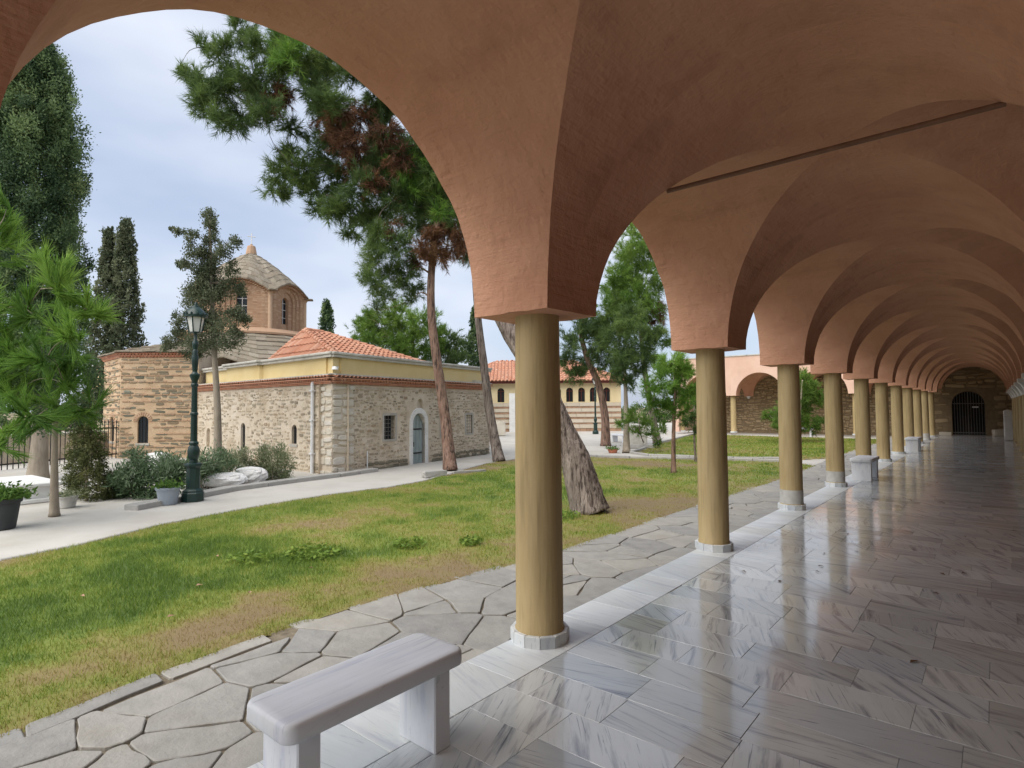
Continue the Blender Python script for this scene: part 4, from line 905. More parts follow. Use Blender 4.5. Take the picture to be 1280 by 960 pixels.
# hexagonal drum with stepped window arches and an arched eave on each face
view = math.atan2(-DC[1], -DC[0]); face0 = view-R(11)
drum = None; DZ0, DZC, DZA = 4.95, 6.62, 7.42
apo = DR*math.cos(PI/6); side = DR
brick_rows = MB(); dm_ = MB(); eave = MB(); roof_pts = []
for fi in range(6):
    a = face0+fi*PI/3; nrm = np.array([math.cos(a), math.sin(a)]); tu = np.array([-nrm[1], nrm[0]])
    # outer side left of PQ -> PQ runs so that rot90(U) = nrm : U = (nrm_y, -nrm_x)
    U = np.array([nrm[1], -nrm[0]]); c = DC+nrm*apo; P = c-U*side/2; Q = c+U*side/2
    Wf = lambda u, d, z, P=P, U=U, nrm=nrm: (P[0]+U[0]*u+nrm[0]*d, P[1]+U[1]*u+nrm[1]*d, z)
    top = lambda u: DZC+(DZA-DZC)*math.sin(PI*min(max(u/side, 0), 1))**.9*.62
    wc = side/2; ww = .235; zs, zt = 5.55, 6.42
    # three recessed arch planes: radius -> depth
    steps = [(.80, -.06), (.62, -.12), (.44, -.19)]; zsp = 6.32
    prof = [(0, .0)]+steps
    def band(dm, ra, rb, d):
        pts = 20; A = []; Bq = []
        for r_, lst in ((ra, A), (rb, Bq)):
            lst.append((wc-r_, DZ0))
            for t in np.linspace(0, PI, pts): lst.append((wc-r_*math.cos(t), zsp+r_*math.sin(t)))
            lst.append((wc+r_, DZ0))
        for k in range(len(A)-1): dm.add([Wf(A[k][0], d, A[k][1]), Wf(A[k+1][0], d, A[k+1][1]), Wf(Bq[k+1][0], d, Bq[k+1][1]), Wf(Bq[k][0], d, Bq[k][1])], [(0, 1, 2, 3)])
        return A, Bq
    def rim(dm, L_, d0, d1):
        for k in range(len(L_)-1): dm.add([Wf(L_[k][0], d0, L_[k][1]), Wf(L_[k+1][0], d0, L_[k+1][1]), Wf(L_[k+1][0], d1, L_[k+1][1]), Wf(L_[k][0], d1, L_[k][1])], [(0, 1, 2, 3)])
    # outer face: from arch r=.80 up to the curved eave
    ra = .80; pts = 24; inner = [(wc-ra, DZ0)]+[(wc-ra*math.cos(t), zsp+ra*math.sin(t)) for t in np.linspace(0, PI, pts)]+[(wc+ra, DZ0)]
    outer = [(0, DZ0)]+[(u, max(top(u), zsp+.02)) for u in np.linspace(0, side, pts)]+[(side, DZ0)]
    for k in range(len(inner)-1): dm_.add([Wf(outer[k][0], 0, outer[k][1]), Wf(outer[k+1][0], 0, outer[k+1][1]), Wf(inner[k+1][0], 0, inner[k+1][1]), Wf(inner[k][0], 0, inner[k][1])], [(0, 1, 2, 3)])
    lastd = 0
    for si, (r_, d) in enumerate(steps):
        nxt = steps[si+1][0] if si+1 < len(steps) else .215
        A, Bq = band(dm_, r_, nxt, d); rim(dm_, A, lastd, d); lastd = d
    rim(dm_, Bq, lastd, -.34)
    wv_ = MB(); wl = [Wf(wc-.215, -.33, DZ0+.35), Wf(wc+.215, -.33, DZ0+.35)]+[Wf(wc+.215*math.cos(t), -.33, zsp+.215*math.sin(t)) for t in np.linspace(0, PI, 12)]
    wv_.add(wl, [tuple(range(len(wl)))]); bl = MB(); ps = [Wf(wc-.215, -.27, DZ0-.05), Wf(wc+.215, -.27, DZ0-.05), Wf(wc+.215, -.27, DZ0+.42), Wf(wc-.215, -.27, DZ0+.42)]; dm_.add(ps, [(0, 1, 2, 3)])
    wo = wv_.build('window', M['dark_glass'], church, CB)
    gb = MB(); gb.tube([Wf(wc, -.31, DZ0+.4), Wf(wc, -.31, zsp+.2)], .014, 6)
    for z in (5.65, 6.0, 6.3): gb.tube([Wf(wc-.21, -.31, z), Wf(wc+.21, -.31, z)], .014, 6)
    gb.build('mullion', M['pipe_white'], wo, CB)
    # brick coursing standing proud, and stepped brick arches
    r_ = random.Random(fi)
    for z in np.arange(DZ0+.04, DZC-.02, .072):
        for u0_, u1_ in ((.0, wc-.81), (wc+.81, side)):
            u = u0_
            while u < u1_-.03:
                b = min(u+r_.uniform(.15, .24), u1_); brick_rows.cur = r_.random(); brick_rows.box(Wf((u+b)/2, .004, z), (b-u-.012, .03, .05), math.atan2(U[1], U[0])); u = b
        for (ra_, rb_, d) in ((.80, .62, -.06), (.62, .44, -.12), (.44, .215, -.19)):
            if z > zsp: continue
            for sg_ in (-1, 1): brick_rows.cur = r_.random(); brick_rows.box(Wf(wc+sg_*(ra_+rb_)/2, d+.003, z), ((ra_-rb_)-.012, .028, .05), math.atan2(U[1], U[0]))
    for ra_, rb_, d, n in ((.97, .81, .0, 30), (.79, .63, -.06, 26), (.61, .45, -.12, 22), (.43, .23, -.19, 15)):
        for k in range(n):
            t0, t1 = PI*k/n+.012, PI*(k+1)/n-.012; ps = [(wc-r*math.cos(t), zsp+r*math.sin(t)) for r, t in ((rb_, t0), (ra_, t0), (ra_, t1), (rb_, t1))]
            brick_rows.cur = r_.random(); brick_rows.add([Wf(u, d+.018, z) for u, z in ps]+[Wf(u, d-.02, z) for u, z in ps], [(0, 3, 2, 1), (0, 1, 5, 4), (1, 2, 6, 5), (2, 3, 7, 6), (3, 0, 4, 7)])
    # dentil eave following the arch
    nE = 26
    for k in range(nE):
        u = (k+.5)*side/nE; z = top(u); eave.cur = r_.random(); eave.box(Wf(u, .03, z-.12), (.06, .12, .06), math.atan2(U[1], U[0])+PI/4); eave.cur = r_.random(); eave.box(Wf(u, .07, z-.04), (.075, .20, .05), math.atan2(U[1], U[0]))
    for k in range(17): u = side*(16-k)/16; q = Wf(u, .22, top(u)); roof_pts.append((q[0], q[1], q[2]+.0))
dob = dm_.build('drum', M['brick'], church, CB)
brick_rows.build('brick', M['brick'], dob, CB, tint=True, kind='stuff'); eave.build('brick_eave', M['brick'], dob, CB, tint=True, kind='stuff')
for fi in range(6):
    a = face0+fi*PI/3+PI/6; cm = MB(); cm.lathe([(.09, DZ0), (.09, DZC-.12), (.13, DZC-.05), (.13, DZC)], 10, (DC[0]+(DR-.03)*math.cos(a), DC[1]+(DR-.03)*math.sin(a), 0)); cm.build('colonnette', M['brick'], dob, CB)
    fm = MB(); p = (DC[0]+(DR+.16)*math.cos(a), DC[1]+(DR+.16)*math.sin(a), DZC+.02); fm.box(p, (.36, .36, .06), a, .015); fm.build('corner_slab', M['slab_roof'], dob, CB)
# dome: rises from the wavy eave to the finial
apex = np.array([DC[0], DC[1], 8.72]); rings = []; nr = 9; e_ = roof_pts
dome = MB(); r_ = random.Random(77); Ne = len(e_)
def dpt(k, f):
    p = np.array(e_[k % Ne]); xy = p[:2]+(apex[:2]-p[:2])*f; z = p[2]+(apex[2]-p[2])*(.62*f+.38*math.sin(f*PI/2)); return np.array([xy[0], xy[1], z])
for j in range(nr):
    f0, f1 = j/nr, min(1, (j+1)/nr+.03)
    st = 2 if j < 5 else 4
    for k in range(0, Ne, st):
        kk = k+(j % 2)*(st//2); t = r_.uniform(.015, .04); P = [dpt(kk, f0)+(0, 0, t), dpt(kk+st, f0)+(0, 0, t*r_.uniform(.8, 1.2)), dpt(kk+st, f1), dpt(kk, f1)]; Qd = [p-np.array((0, 0, .06)) for p in P]
        dome.cur = r_.random(); dome.add(P+Qd, [(0, 3, 2, 1), (0, 1, 5, 4), (1, 2, 6, 5), (3, 0, 4, 7), (4, 5, 6, 7)])
for k in range(0, Ne, 1):
    for j in range(nr): dome.cur = .3; dome.add([dpt(k, j/nr)-np.array((0, 0, .03)), dpt(k+1, j/nr)-np.array((0, 0, .03)), dpt(k+1, (j+1)/nr)-np.array((0, 0, .03)), dpt(k, (j+1)/nr)-np.array((0, 0, .03))], [(0, 3, 2, 1)])
dome.build('dome', M['slab_roof'], church, CB, tint=True)
fi_ = MB(); fi_.lathe([(.24, 8.62), (.22, 8.75), (.17, 9.0), (.12, 9.02), (.05, 9.06), (.05, 9.1)], 10, (DC[0], DC[1], 0)); fo = fi_.build('finial', M['brick'], church, CB)
cx = MB(); cx.tube([(DC[0], DC[1], 9.05), (DC[0], DC[1], 9.62)], .022, 6); r2 = np.array([math.cos(view+PI/2), math.sin(view+PI/2)])*.17; cx.tube([(DC[0]-r2[0], DC[1]-r2[1], 9.45), (DC[0]+r2[0], DC[1]+r2[1], 9.45)], .022, 6); cx.build('cross', M['pipe_white'], church, CB)
# terracotta tiled roofs
def tile_plane(m, a, b, c, d, seed=0, pitch=.20, course=.36):
    """rows of barrel tiles on the plane a-b (eave) .. d-c (ridge); collapsed ridge edges are allowed"""
    a, b, c, d = [np.array(p, float) for p in (a, b, c, d)]; r_ = random.Random(seed)
    ue = (b-a); Le = np.linalg.norm(ue); ue /= Le; up = ((c+d)/2-(a+b)/2); up = up-ue*(up@ue); H = np.linalg.norm(up); up /= H; nrm = np.cross(ue, up)
    if nrm[2] < 0: nrm = -nrm
    x0, x1 = (d-a)@ue, (c-a)@ue; n = int(Le/pitch); nc = max(1, int(H/course))
    for k in range(n):
        u = (k+.5)*Le/n
        lim = H
        if u < x0: lim = H*u/max(x0, 1e-6)
        if u > x1: lim = min(lim, H*(Le-u)/max(Le-x1, 1e-6))
        v = 0
        while v < lim-.02:
            v2 = min(v+course, lim); m.cur = r_.random(); w0 = pitch*.36; cs = []
            for t in np.linspace(0, PI, 6):
                o_ = ue*(w0*math.cos(t)); hh = .075*math.sin(t)
                cs += [a+ue*u+up*v+o_+nrm*(hh+.045), a+ue*u+up*(v2+.03)+o_*.85+nrm*(hh*.85+.012)]
            m.add(cs, [(2*i, 2*i+2, 2*i+3, 2*i+1) for i in range(5)]+[(0, 10, 8, 6, 4, 2)]); v = v2
    m.cur = .1; m.add([a, b, c, d], [(0, 1, 2, 3)])
tm = MB(); R0 = (-17.4, 10.3, 4.15); R1 = (-17.6, 11.1, 4.15); kz = 3.02; Kc = (K_[0]-.40, K_[1]+.40, kz); Fc = (K_[0]-1.15, K_[1]+4.3, kz); L0 = (-17.9, 9.25, kz); L1 = (-20.7, 12.6, kz); F2 = (-20.6, 13.9, kz)
tile_plane(tm, L0, Kc, R0, R0, 1); tile_plane(tm, Kc, Fc, R1, R0, 2); tile_plane(tm, L1, L0, R0, R1, 3); tile_plane(tm, Fc, F2, R1, R1, 4)
tm.build('tiled_roof', M['terracotta'], church, CB, tint=True, kind='stuff')
for p, q in ((R0, R1), (Kc, R0), (L0, R0), (Fc, R1)):
    hm = MB(); n = 14; p, q = np.array(p), np.array(q)
    for k in range(n): hm.cur = (k*.41) % 1; hm.tube([p+(q-p)*k/n+(0, 0, .075), p+(q-p)*(k+1.05)/n+(0, 0, .06)], [.085, .07], 8)
    hm.build('ridge_tile', M['terracotta'], church, CB, tint=True, kind='stuff')
# downpipe, floodlight, standpipe
dp = MB(); q = W_side_wall(.87, .07, 0); dp.tube([(q[0], q[1], -.2), (q[0], q[1], 2.3), (q[0]+.02, q[1]+.1, 2.42)], .048, 12)
for z in (.4, 1.3, 2.1): dp.box((q[0], q[1], z), (.125, .125, .035))
dp.build('downpipe', M['pipe_white'], church, CB)
fl = MB(); q = np.array(k1)+fn*.06; fl.box((q[0], q[1]+.03, 2.70), (.12, .12, .05), .4); fl.lathe([(.03, 0), (.085, -.06), (.09, -.085), (.0, -.085)], 12, (q[0]+.05, q[1]-.02, 2.72)); fl.build('floodlight', M['sign_white'], church, CB)
sp_ = MB(); q = W_facade_wall(6.55, .05, 0); sp_.tube([(q[0], q[1], -.2), (q[0], q[1], .42)], .018, 8); sp_.build('standpipe', M['pipe_white'], church, CB)

# ------------------------------------------------------------------ refectory behind
RO = np.array([-42*sY, 42*cY]); RU = np.array([cY, sY]); RV = np.array([-sY, cY])
def rp(px, d=0): return RO+RU*((px-640)/F_PX*42)+RV*d
def rz(py): return 1.6+(510-py)/F_PX*42
ref = empty('refectory', (RO[0], RO[1], GZ), 0, 'long cream building with striped stone base and red tiled roof', 'building')
RB = (RO[0], RO[1], GZ)
# outer side (toward the camera) must be left of PQ: run right to left
P, Q = rp(776), rp(560); L_ = np.linalg.norm(Q-P); upx = lambda px: (776-px)/F_PX*42
zs0, zs1 = rz(503), rz(489.5); wr = 4.3/F_PX*42
holes = [(upx(x)-wr, upx(x)+wr, zs0, zs1, True) for x in (758.5, 741.5, 727, 712, 697, 682, 626, 608)]
m = MB(); W = wall(m, P, Q, rz(504), rz(479), holes, .3); m.build('upper_wall', M['cream'], ref, RB)
for h in holes:
    p_ = MB(); pane(p_, W, h, .25); wo = p_.build('window', M['dark_glass'], ref, RB); g_ = MB(); a, b, c, d, ar = h
    g_.tube([W((a+b)/2, -.2, c), W((a+b)/2, -.2, d+(b-a)/2)], .025, 6); g_.tube([W(a, -.2, d), W(b, -.2, d)], .025, 6); g_.build('mullion', M['eave_wood'], wo, RB)
zb = [rz(504), rz(508.5), rz(511), rz(515.5), rz(518), rz(522), rz(524.5), rz(529), rz(531), rz(536), -.2]
for i in range(10):
    m = MB(); off = .04 if i % 2 == 0 else .0; r_ = random.Random(i); u = 0
    Pp, U, N_, L_ = frame_of(P, Q)
    while u < L_:
        wd = r_.uniform(.5, 1.3) if i % 2 == 0 else r_.uniform(.3, .5); b = min(u+wd, L_); uc = (u+b)/2; m.cur = r_.random()
        m.box((Pp[0]+U[0]*uc-N_[0]*(.2-off), Pp[1]+U[1]*uc-N_[1]*(.2-off), (zb[i]+zb[i+1])/2), (b-u-.015, .4+r_.uniform(-.02, .02), zb[i]-zb[i+1]-.012), math.atan2(U[1], U[0])); u = b
    m.build('stone_band' if i % 2 == 0 else 'brick_band', M['band_pale' if i % 2 == 0 else 'band_brick'], ref, RB, tint=True, kind='stuff')
m = MB(); q = rp(640, -.25)
m.box((q[0], q[1], 1.2), (.42, .42, 2.9), YAW); m.build('pilaster', M['marble_white'], ref, RB)
m = MB(); wall(m, rp(776, 9), rp(776), -.2, rz(479), (), thick=.3); wall(m, rp(560), rp(560, 9), -.2, rz(479), (), thick=.3); wall(m, rp(560, 9), rp(776, 9), -.2, rz(479), (), thick=.3); m.build('gable_wall', M['cream'], ref, RB)
ze = rz(478); m = MB(); c = (rp(560)+rp(778))/2+RV*4.5; m.box((c[0], c[1], ze-.02), ((780-556)/F_PX*42, 10, .16), YAW); m.build('eave', M['eave_wood'], ref, RB)
rz3 = lambda px, d, z: tuple(rp(px, d))+(z,)
tm = MB(); zr = ze+1.9
tile_plane(tm, rz3(554, -.65, ze+.06), rz3(782, -.65, ze+.06), rz3(725, 4.5, zr), rz3(620, 4.5, zr), 5, .26, .5); tile_plane(tm, rz3(782, -.65, ze+.06), rz3(782, 9.6, ze+.06), rz3(725, 4.5, zr), rz3(725, 4.5, zr), 6, .26, .5)
tile_plane(tm, rz3(782, 9.6, ze+.06), rz3(554, 9.6, ze+.06), rz3(620, 4.5, zr), rz3(725, 4.5, zr), 7, .4, .9); tile_plane(tm, rz3(554, 9.6, ze+.06), rz3(554, -.65, ze+.06), rz3(620, 4.5, zr), rz3(620, 4.5, zr), 8, .4, .9)
tm.build('tiled_roof', M['terracotta'], ref, RB, tint=True, kind='stuff')

# ------------------------------------------------------------------ street lamps, pots, tomb, fence, monument
def lamp_meshes():
    m = MB(); n = 8
    m.lathe([(.20, 0), (.20, .15), (.185, .17), (.185, .20), (.16, .22), (.125, .24), (.122, .62), (.14, .64), (.16, .67), (.16, .70), (.12, .72)], n, a0=PI/8)
    m2 = MB(); m2.lathe([(.075, .70), (.07, .78), (.085, .80), (.105, .88), (.108, .95), (.09, 1.02), (.07, 1.05), (.085, 1.07), (.085, 1.10), (.06, 1.13), (.056, 1.62), (.07, 1.63), (.07, 1.66), (.054, 1.68), (.05, 2.16), (.066, 2.18), (.066, 2.21), (.05, 2.23), (.055, 2.28), (.088, 2.36), (.09, 2.40), (.06, 2.42), (.042, 2.45), (.058, 2.62), (.062, 2.74), (.045, 2.80), (.05, 2.85), (.036, 2.88), (.055, 2.96), (.055, 3.02), (.03, 3.06), (.028, 3.18), (.06, 3.21)], 16)
    gl = MB(); hd = MB()
    gl.lathe([(.10, 3.215), (.155, 3.50)], 6); 
    hd.lathe([(.07, 3.19), (.115, 3.20), (.12, 3.215), (.10, 3.22)], 6)
    for k in range(6):
        a = 2*PI*k/6; hd.tube([(.108*math.cos(a), .108*math.sin(a), 3.21), (.163*math.cos(a), .163*math.sin(a), 3.51)], .011, 6)
    rf = MB(); rf.lathe([(.17, 3.495), (.20, 3.50), (.205, 3.54), (.19, 3.56), (.17, 3.60), (.11, 3.67), (.06, 3.695), (.055, 3.72), (.03, 3.735), (.03, 3.76), (.012, 3.80)], 12)
    for k in range(12): a = 2*PI*k/12; rf.lathe([(.0, -.01), (.02, 0), (.018, .03), (0, .045)], 6, (.197*math.cos(a), .197*math.sin(a), 3.545))
    r = [('pedestal', m, M['green_iron'], 0), ('post', m2, M['green_iron'], 1), ('lantern_frame', hd, M['green_iron'], 0), ('glass', gl, M['lamp_glass'], 0), ('lantern_roof', rf, M['green_iron'], 1)]
    o_ = []
    for nm, b, mt, sm in r:
        me = b.mesh(nm, mt)
        if sm: bm_smooth(me, 35)
        o_.append((nm, me))
    return o_
lamp = empty('street_lamp', (-11.76, 4.65, GZ), .3, 'tall dark green cast iron lamp post beside the grey flower pot', 'street lamp', 'cast iron street lamps')
for nm, me in lamp_meshes(): put(nm, me, lamp)
l2 = copy_tree(lamp); p = at(744.5, 541, 37.5); l2.location = (p[0], p[1], GZ); l2['label'] = 'dark green lamp post in front of the cream building'
# plants and foliage tools
def unit(v): return v/np.maximum(np.linalg.norm(v, axis=-1, keepdims=True), 1e-9)
def leaves(C_, size, dirs=None, el=2.0, jit=.8):
    n = len(C_); d = rng.normal(size=(n, 3)) if dirs is None else dirs+rng.normal(size=(n, 3))*jit
    d = unit(d); e = unit(np.cross(d, rng.normal(size=(n, 3)))); s_ = (size*rng.uniform(.6, 1.35, n))[:, None]
    return np.stack([C_-d*s_*.5, C_+e*s_*.5/el, C_+d*s_*.5, C_-e*s_*.5/el], 1)
def blobpts(c, r, n, sub=14, subr=.42, shell=.55, squash=(1, 1, 1)):
    """points in the lumpy volume of a blob: sub-clumps round its shell"""
    k = max(3, sub); D = unit(rng.normal(size=(k, 3))); rad = shell+(1-shell)*rng.random(k); cc = D*rad[:, None]*.8
    ids = rng.integers(0, k, n); off = rng.normal(size=(n, 3))*subr*.5
    q = cc[ids]+off; return np.array(c)+q*r*np.array(squash), unit(q), ids, rng.random(k)
def foliage_mesh(name, blobs, mat, per, size, el=2.0, up=.3, out=1.0, subr=.42, sub=14, tspread=.5, shell=.55, jit=.8):
    """blobs: (centre, radius, tint, squash)"""
    V = []; T = []
    for b in blobs:
        c, r, t = b[:3]; sq = b[3] if len(b) > 3 else (1, 1, 1)
        n = int(4*per*(r/size)**1.75) if per < 50 else int(per)
        P, D, ids, rt = blobpts(c, r, n, sub, subr, shell, sq); d = D*out+np.array([0, 0, up])
        V.append(leaves(P, size, d, el, jit)); T.append(np.clip(t+tspread*(rt[ids]-.5)+rng.normal(0, .10, n), 0, 1))
    return np_mesh(name, np.concatenate(V).reshape(-1, 3), 4, mat, np.concatenate(T))
DENS = 10
def tuft_mesh(name, blobs, mat, per, length, wid, nn=14, up=.25, subr=.4, sub=16, tspread=.5, spread=.75, shell=.6):
    """pine crowns: shoots that carry a brush of needles; per = shoots per blob scaled by its size"""
    V = []; T = []
    for b in blobs:
        c, r, t = b[:3]; sq = b[3] if len(b) > 3 else (1, 1, 1)
        n = max(10, int(DENS*per*(r/length)**1.9)); P, D, ids, rt = blobpts(c, r, n, sub, subr, shell, sq)
        d = unit(D+np.array([0, 0, up])+rng.normal(size=(n, 3))*.45)
        Pn = np.repeat(P, nn, 0); dn = np.repeat(d, nn, 0); k = len(Pn); f = rng.uniform(-.55, .35, k)[:, None]
        st = Pn+dn*f*length; nd = unit(dn*(.75+.3*rng.random((k, 1)))+unit(rng.normal(size=(k, 3)))*spread); L_ = length*rng.uniform(.5, 1.0, k)[:, None]
        e = unit(np.cross(nd, rng.normal(size=(k, 3))))*wid
        V.append(np.stack([st-e, st+e, st+nd*L_], 1)); T.append(np.clip(np.repeat(t+tspread*(rt[ids]-.5)+rng.normal(0, .08, n), nn)+rng.normal(0, .06, k), 0, 1))
    return np_mesh(name, np.concatenate(V).reshape(-1, 3), 3, mat, np.concatenate(T))
def spline(pts, n):
    P = np.array(pts, float); t = np.linspace(0, len(P)-1, n); o_ = []
    for x in t:
        i = min(int(x), len(P)-2); f = x-i; p0, p1, p2, p3 = P[max(i-1, 0)], P[i], P[i+1], P[min(i+2, len(P)-1)]
        o_.append(.5*((2*p1)+(-p0+p2)*f+(2*p0-5*p1+4*p2-p3)*f*f+(-p0+3*p1-3*p2+p3)*f**3))
    return np.array(o_)
def trunk_mesh(name, pts, r0, r1, mat, base, limbs=(), n=14, rings=24, ridge=.0, flare=.25, lr=.35):
    m = MB(); S = spline(pts, rings); rad = [r0+(r1-r0)*(i/(rings-1))**.8 for i in range(rings)]
    rad = [r*(1+flare*math.exp(-i/rings*14)) for i, r in enumerate(rad)]
    k0 = len(m.v); m.tube(S, rad, n)
    if ridge:
        for i in range(rings):
            c = S[i]
            for k in range(n):
                v = np.array(m.v[k0+i*n+k]); ph = 2*PI*k/n; hh = i/rings*len(pts)*4
                q = 1-abs(2*fbm(np.array([ph*3.2+.8*math.sin(hh)]), np.array([hh*1.1]), 5, 3)[0]-1)
                v = c+(v-c)*(1+ridge*(q-.55)+ridge*.5*(hash2(k, i, 3)-.5)); m.v[k0+i*n+k] = tuple(v)
    pool = [(p, r) for p, r in zip(S[rings//4:], rad[rings//4:])]; done = []
    L_ = [np.array(q, float) for q in limbs]; L_.sort(key=lambda q: min(np.linalg.norm(q-p) for p in S))
    for q in L_:
        PP = np.array([p for p, r in pool]); d = np.linalg.norm(PP-q, axis=1)+.9*np.maximum(0, PP[:, 2]-q[2]-.1); k = int(np.argmin(d)); s_, r_ = pool[k]
        ln = np.linalg.norm(q-s_)
        if ln < .03: continue
        mid = (s_+q)/2+rng.normal(size=3)*.12*ln+np.array([0, 0, .10*ln]); sp = spline([s_, mid, q], 9); a = max(.008, min(r_*.55, lr*.07+.010, ln*.05)); rr = [a*(1-.75*i/8) for i in range(9)]
        m.tube(sp, rr, 7); pool += list(zip(sp[2:], rr[2:]))
    return m.mesh(name, mat, base, smooth=True)
def tree(name, base, label, cat, trunk_pts, r0, r1, bark, crowns, limbs=(), group=None, **k):
    """crowns: list of (part name, mesh built in world space)"""
    t = empty(name, base, 0, label, cat, group); b = np.array(base)
    put('trunk', trunk_mesh('trunk', trunk_pts, r0, r1, bark, base, limbs, **k), t)
    for nm, me in crowns:
        co = np.empty(len(me.vertices)*3, np.float32); me.vertices.foreach_get('co', co); me.vertices.foreach_set('co', (co.reshape(-1, 3)-b.astype(np.float32)).ravel()); me.update()
        o_ = put(nm, me, t)
    return t
def B(lst, Z, zj=.25):
    """crown clumps given as photo x, y, radius in pixels (+ tint, + depth offset), at depth Z, as blobs in metres"""
    o_ = []
    for q in lst:
        x, y, r = q[:3]; t = q[3] if len(q) > 3 else .5; dz = q[4] if len(q) > 4 else rng.uniform(-zj, zj); zz = Z+dz
        o_.append((at(x, y, zz), r/F_PX*zz, t))
    return o_
def gbase(x, y): 
    d = at(x, y, 1)-np.array([0, 0, EYE]); k = (GZ-EYE)/d[2]; return tuple(np.array([0, 0, EYE])+d*k)
def column_crown(x0, z0, z1, base, rad, mat, size, nclump, per, tint=.45, prof=None, leanx=0):
    prof = prof or (lambda f: min(1, 3.2*f+.35)*(1-f**2.2)**.75)
    blobs = []
    for i in range(nclump):
        f = (i+.5)/nclump; f = 1-(1-f)**1.15; a = i*2.39996; r = rad*prof(f); rr = r*rng.uniform(.55, .98)
        blobs.append(((base[0]+rr*math.cos(a)+leanx*f, base[1]+rr*math.sin(a), z0+(z1-z0)*f), (.15+.20*rng.random())*rad+.10*r, tint+rng.uniform(-.5, .45), (1, 1, 1.5)))
    return foliage_mesh('crown', blobs, mat, per, size, 2.0, .7, .8, .34, 11, .35, .65)

# ------------------------------------------------------------------ trees
b = gbase(47, 600); b = (b[0], b[1], GZ)
c0 = np.array(at(33, 300, 14.6)); cbase = (c0[0], c0[1], 0)
tree('cypress_tree', b, 'huge dense cypress at the left edge, trunk behind the white tomb', 'tree', [b, (b[0], b[1], 2.5), (cbase[0], cbase[1], 7)], .22, .08, M['bark_grey'],
     [('crown', column_crown(0, 1.9, 11.2, cbase, 1.22, G['cypress'], .068, 300, 900, .5, lambda f: min(1, 2.5*f+.55)*(1-f**5)**.6))])
b = at(145, 500, 30); b = (b[0], b[1], GZ)
m1 = column_crown(0, 1, 11.4, (b[0]+.25, b[1]+.2, 0), 1.15, G['grey_cypress'], .15, 150, 170, .42, lambda f: min(1, 2.2*f+.5)*(1-f**1.6)**.8)
m2 = column_crown(0, 1, 10.9, (b[0]-.45, b[1]-.35, 0), 1.0, G['grey_cypress'], .15, 130, 170, .5, lambda f: min(1, 2.2*f+.5)*(1-f**1.6)**.8)
tree('cypress_tree', b, 'grey green twin topped cypress standing behind the church apse', 'tree', [b, (b[0], b[1], 4), (b[0], b[1], 8)], .22, .05, M['bark_grey'], [('crown', m1), ('crown', m2)])
for x, top, Z, r_, lab in ((408, 378, 33, .75, 'short dark cypress showing above the tiled church roof'), (593, 385, 36, .55, 'slender dark cypress behind the two leaning pine trunks')):
    b = at(x, 500, Z); b = (b[0], b[1], GZ); zt = at(x, top, Z)[2]
    tree('cypress_tree', b, lab, 'tree', [b, (b[0], b[1], 1.5), (b[0], b[1], zt*.7)], .14, .04, M['bark_grey'], [('crown', column_crown(0, .8, zt, b, r_, G['cypress'], .13, 130, 120, .45))])
# young pine at the left edge
b = at(-6, 612, 9.3); b = (b[0], b[1], GZ)
bl = [(8, 262, 26, .75), (-12, 300, 40, .6), (70, 362, 32, .8), (104, 385, 22, .75), (40, 392, 26, .55), (92, 420, 24, .5), (10, 430, 42, .45), (60, 445, 34, .42), (20, 490, 44, .5), (80, 478, 30, .38), (100, 505, 24, .55), (48, 520, 34, .45), (5, 540, 30, .5), (-25, 380, 50, .5), (-30, 470, 50, .5), (72, 335, 16, .85), (122, 392, 10, .7)]
bl = B(bl, 8.9, .5)
tree('young_pine', b, 'bright green young pine with long needles at the left edge', 'tree', [b, at(-6, 500, 9.2), at(-4, 400, 9.1), at(-8, 290, 9)], .055, .02, M['bark_grey'], [('crown', tuft_mesh('crown', bl, G['young_pine'], 1.25, .36, .0075, 60, .45, .36, 12, .5, .40, .45))], [q[0] for q in bl], lr=.6)
# small dark tree on a pale bare trunk
b = gbase(68, 645); bl = B([(68, 500, 34, .35), (95, 480, 30, .3), (45, 470, 32, .3), (75, 450, 32, .35), (100, 515, 20, .3), (52, 525, 22, .3), (85, 425, 24, .4), (112, 455, 16, .4)], 9.7, .35)
tree('small_tree', b, 'small dark leaved tree on a straight pale trunk in the pavement', 'tree', [b, at(68, 590, 9.6), at(69, 530, 9.6), at(72, 450, 9.65)], .07, .03, M['bark_grey'], [('crown', foliage_mesh('crown', bl, G['cypress'], 9, .055, 2.4, .3, .8))], [q[0] for q in bl])
# olive coloured young conifer
b = gbase(108, 626); bl = []
for i in range(60):
    f = i/60; a = i*2.4; y = 622-(622-497)*f; r = 27*(1-f)**.8+3; bl.append((108+r*.8*math.cos(a)+2*math.sin(i), y, 6+7*(1-f), .35+.4*rng.random(), .3*math.sin(a)*(1-f)))
tree('young_conifer', b, 'olive green young conifer in front of the church apse', 'tree', [b, at(108, 560, 11.4), at(109, 505, 11.4)], .03, .008, M['bark_grey'], [('crown', foliage_mesh('crown', B(bl, 11.4), G['conifer'], 12, .05, 3, .1, 1.0, .5, 6))])
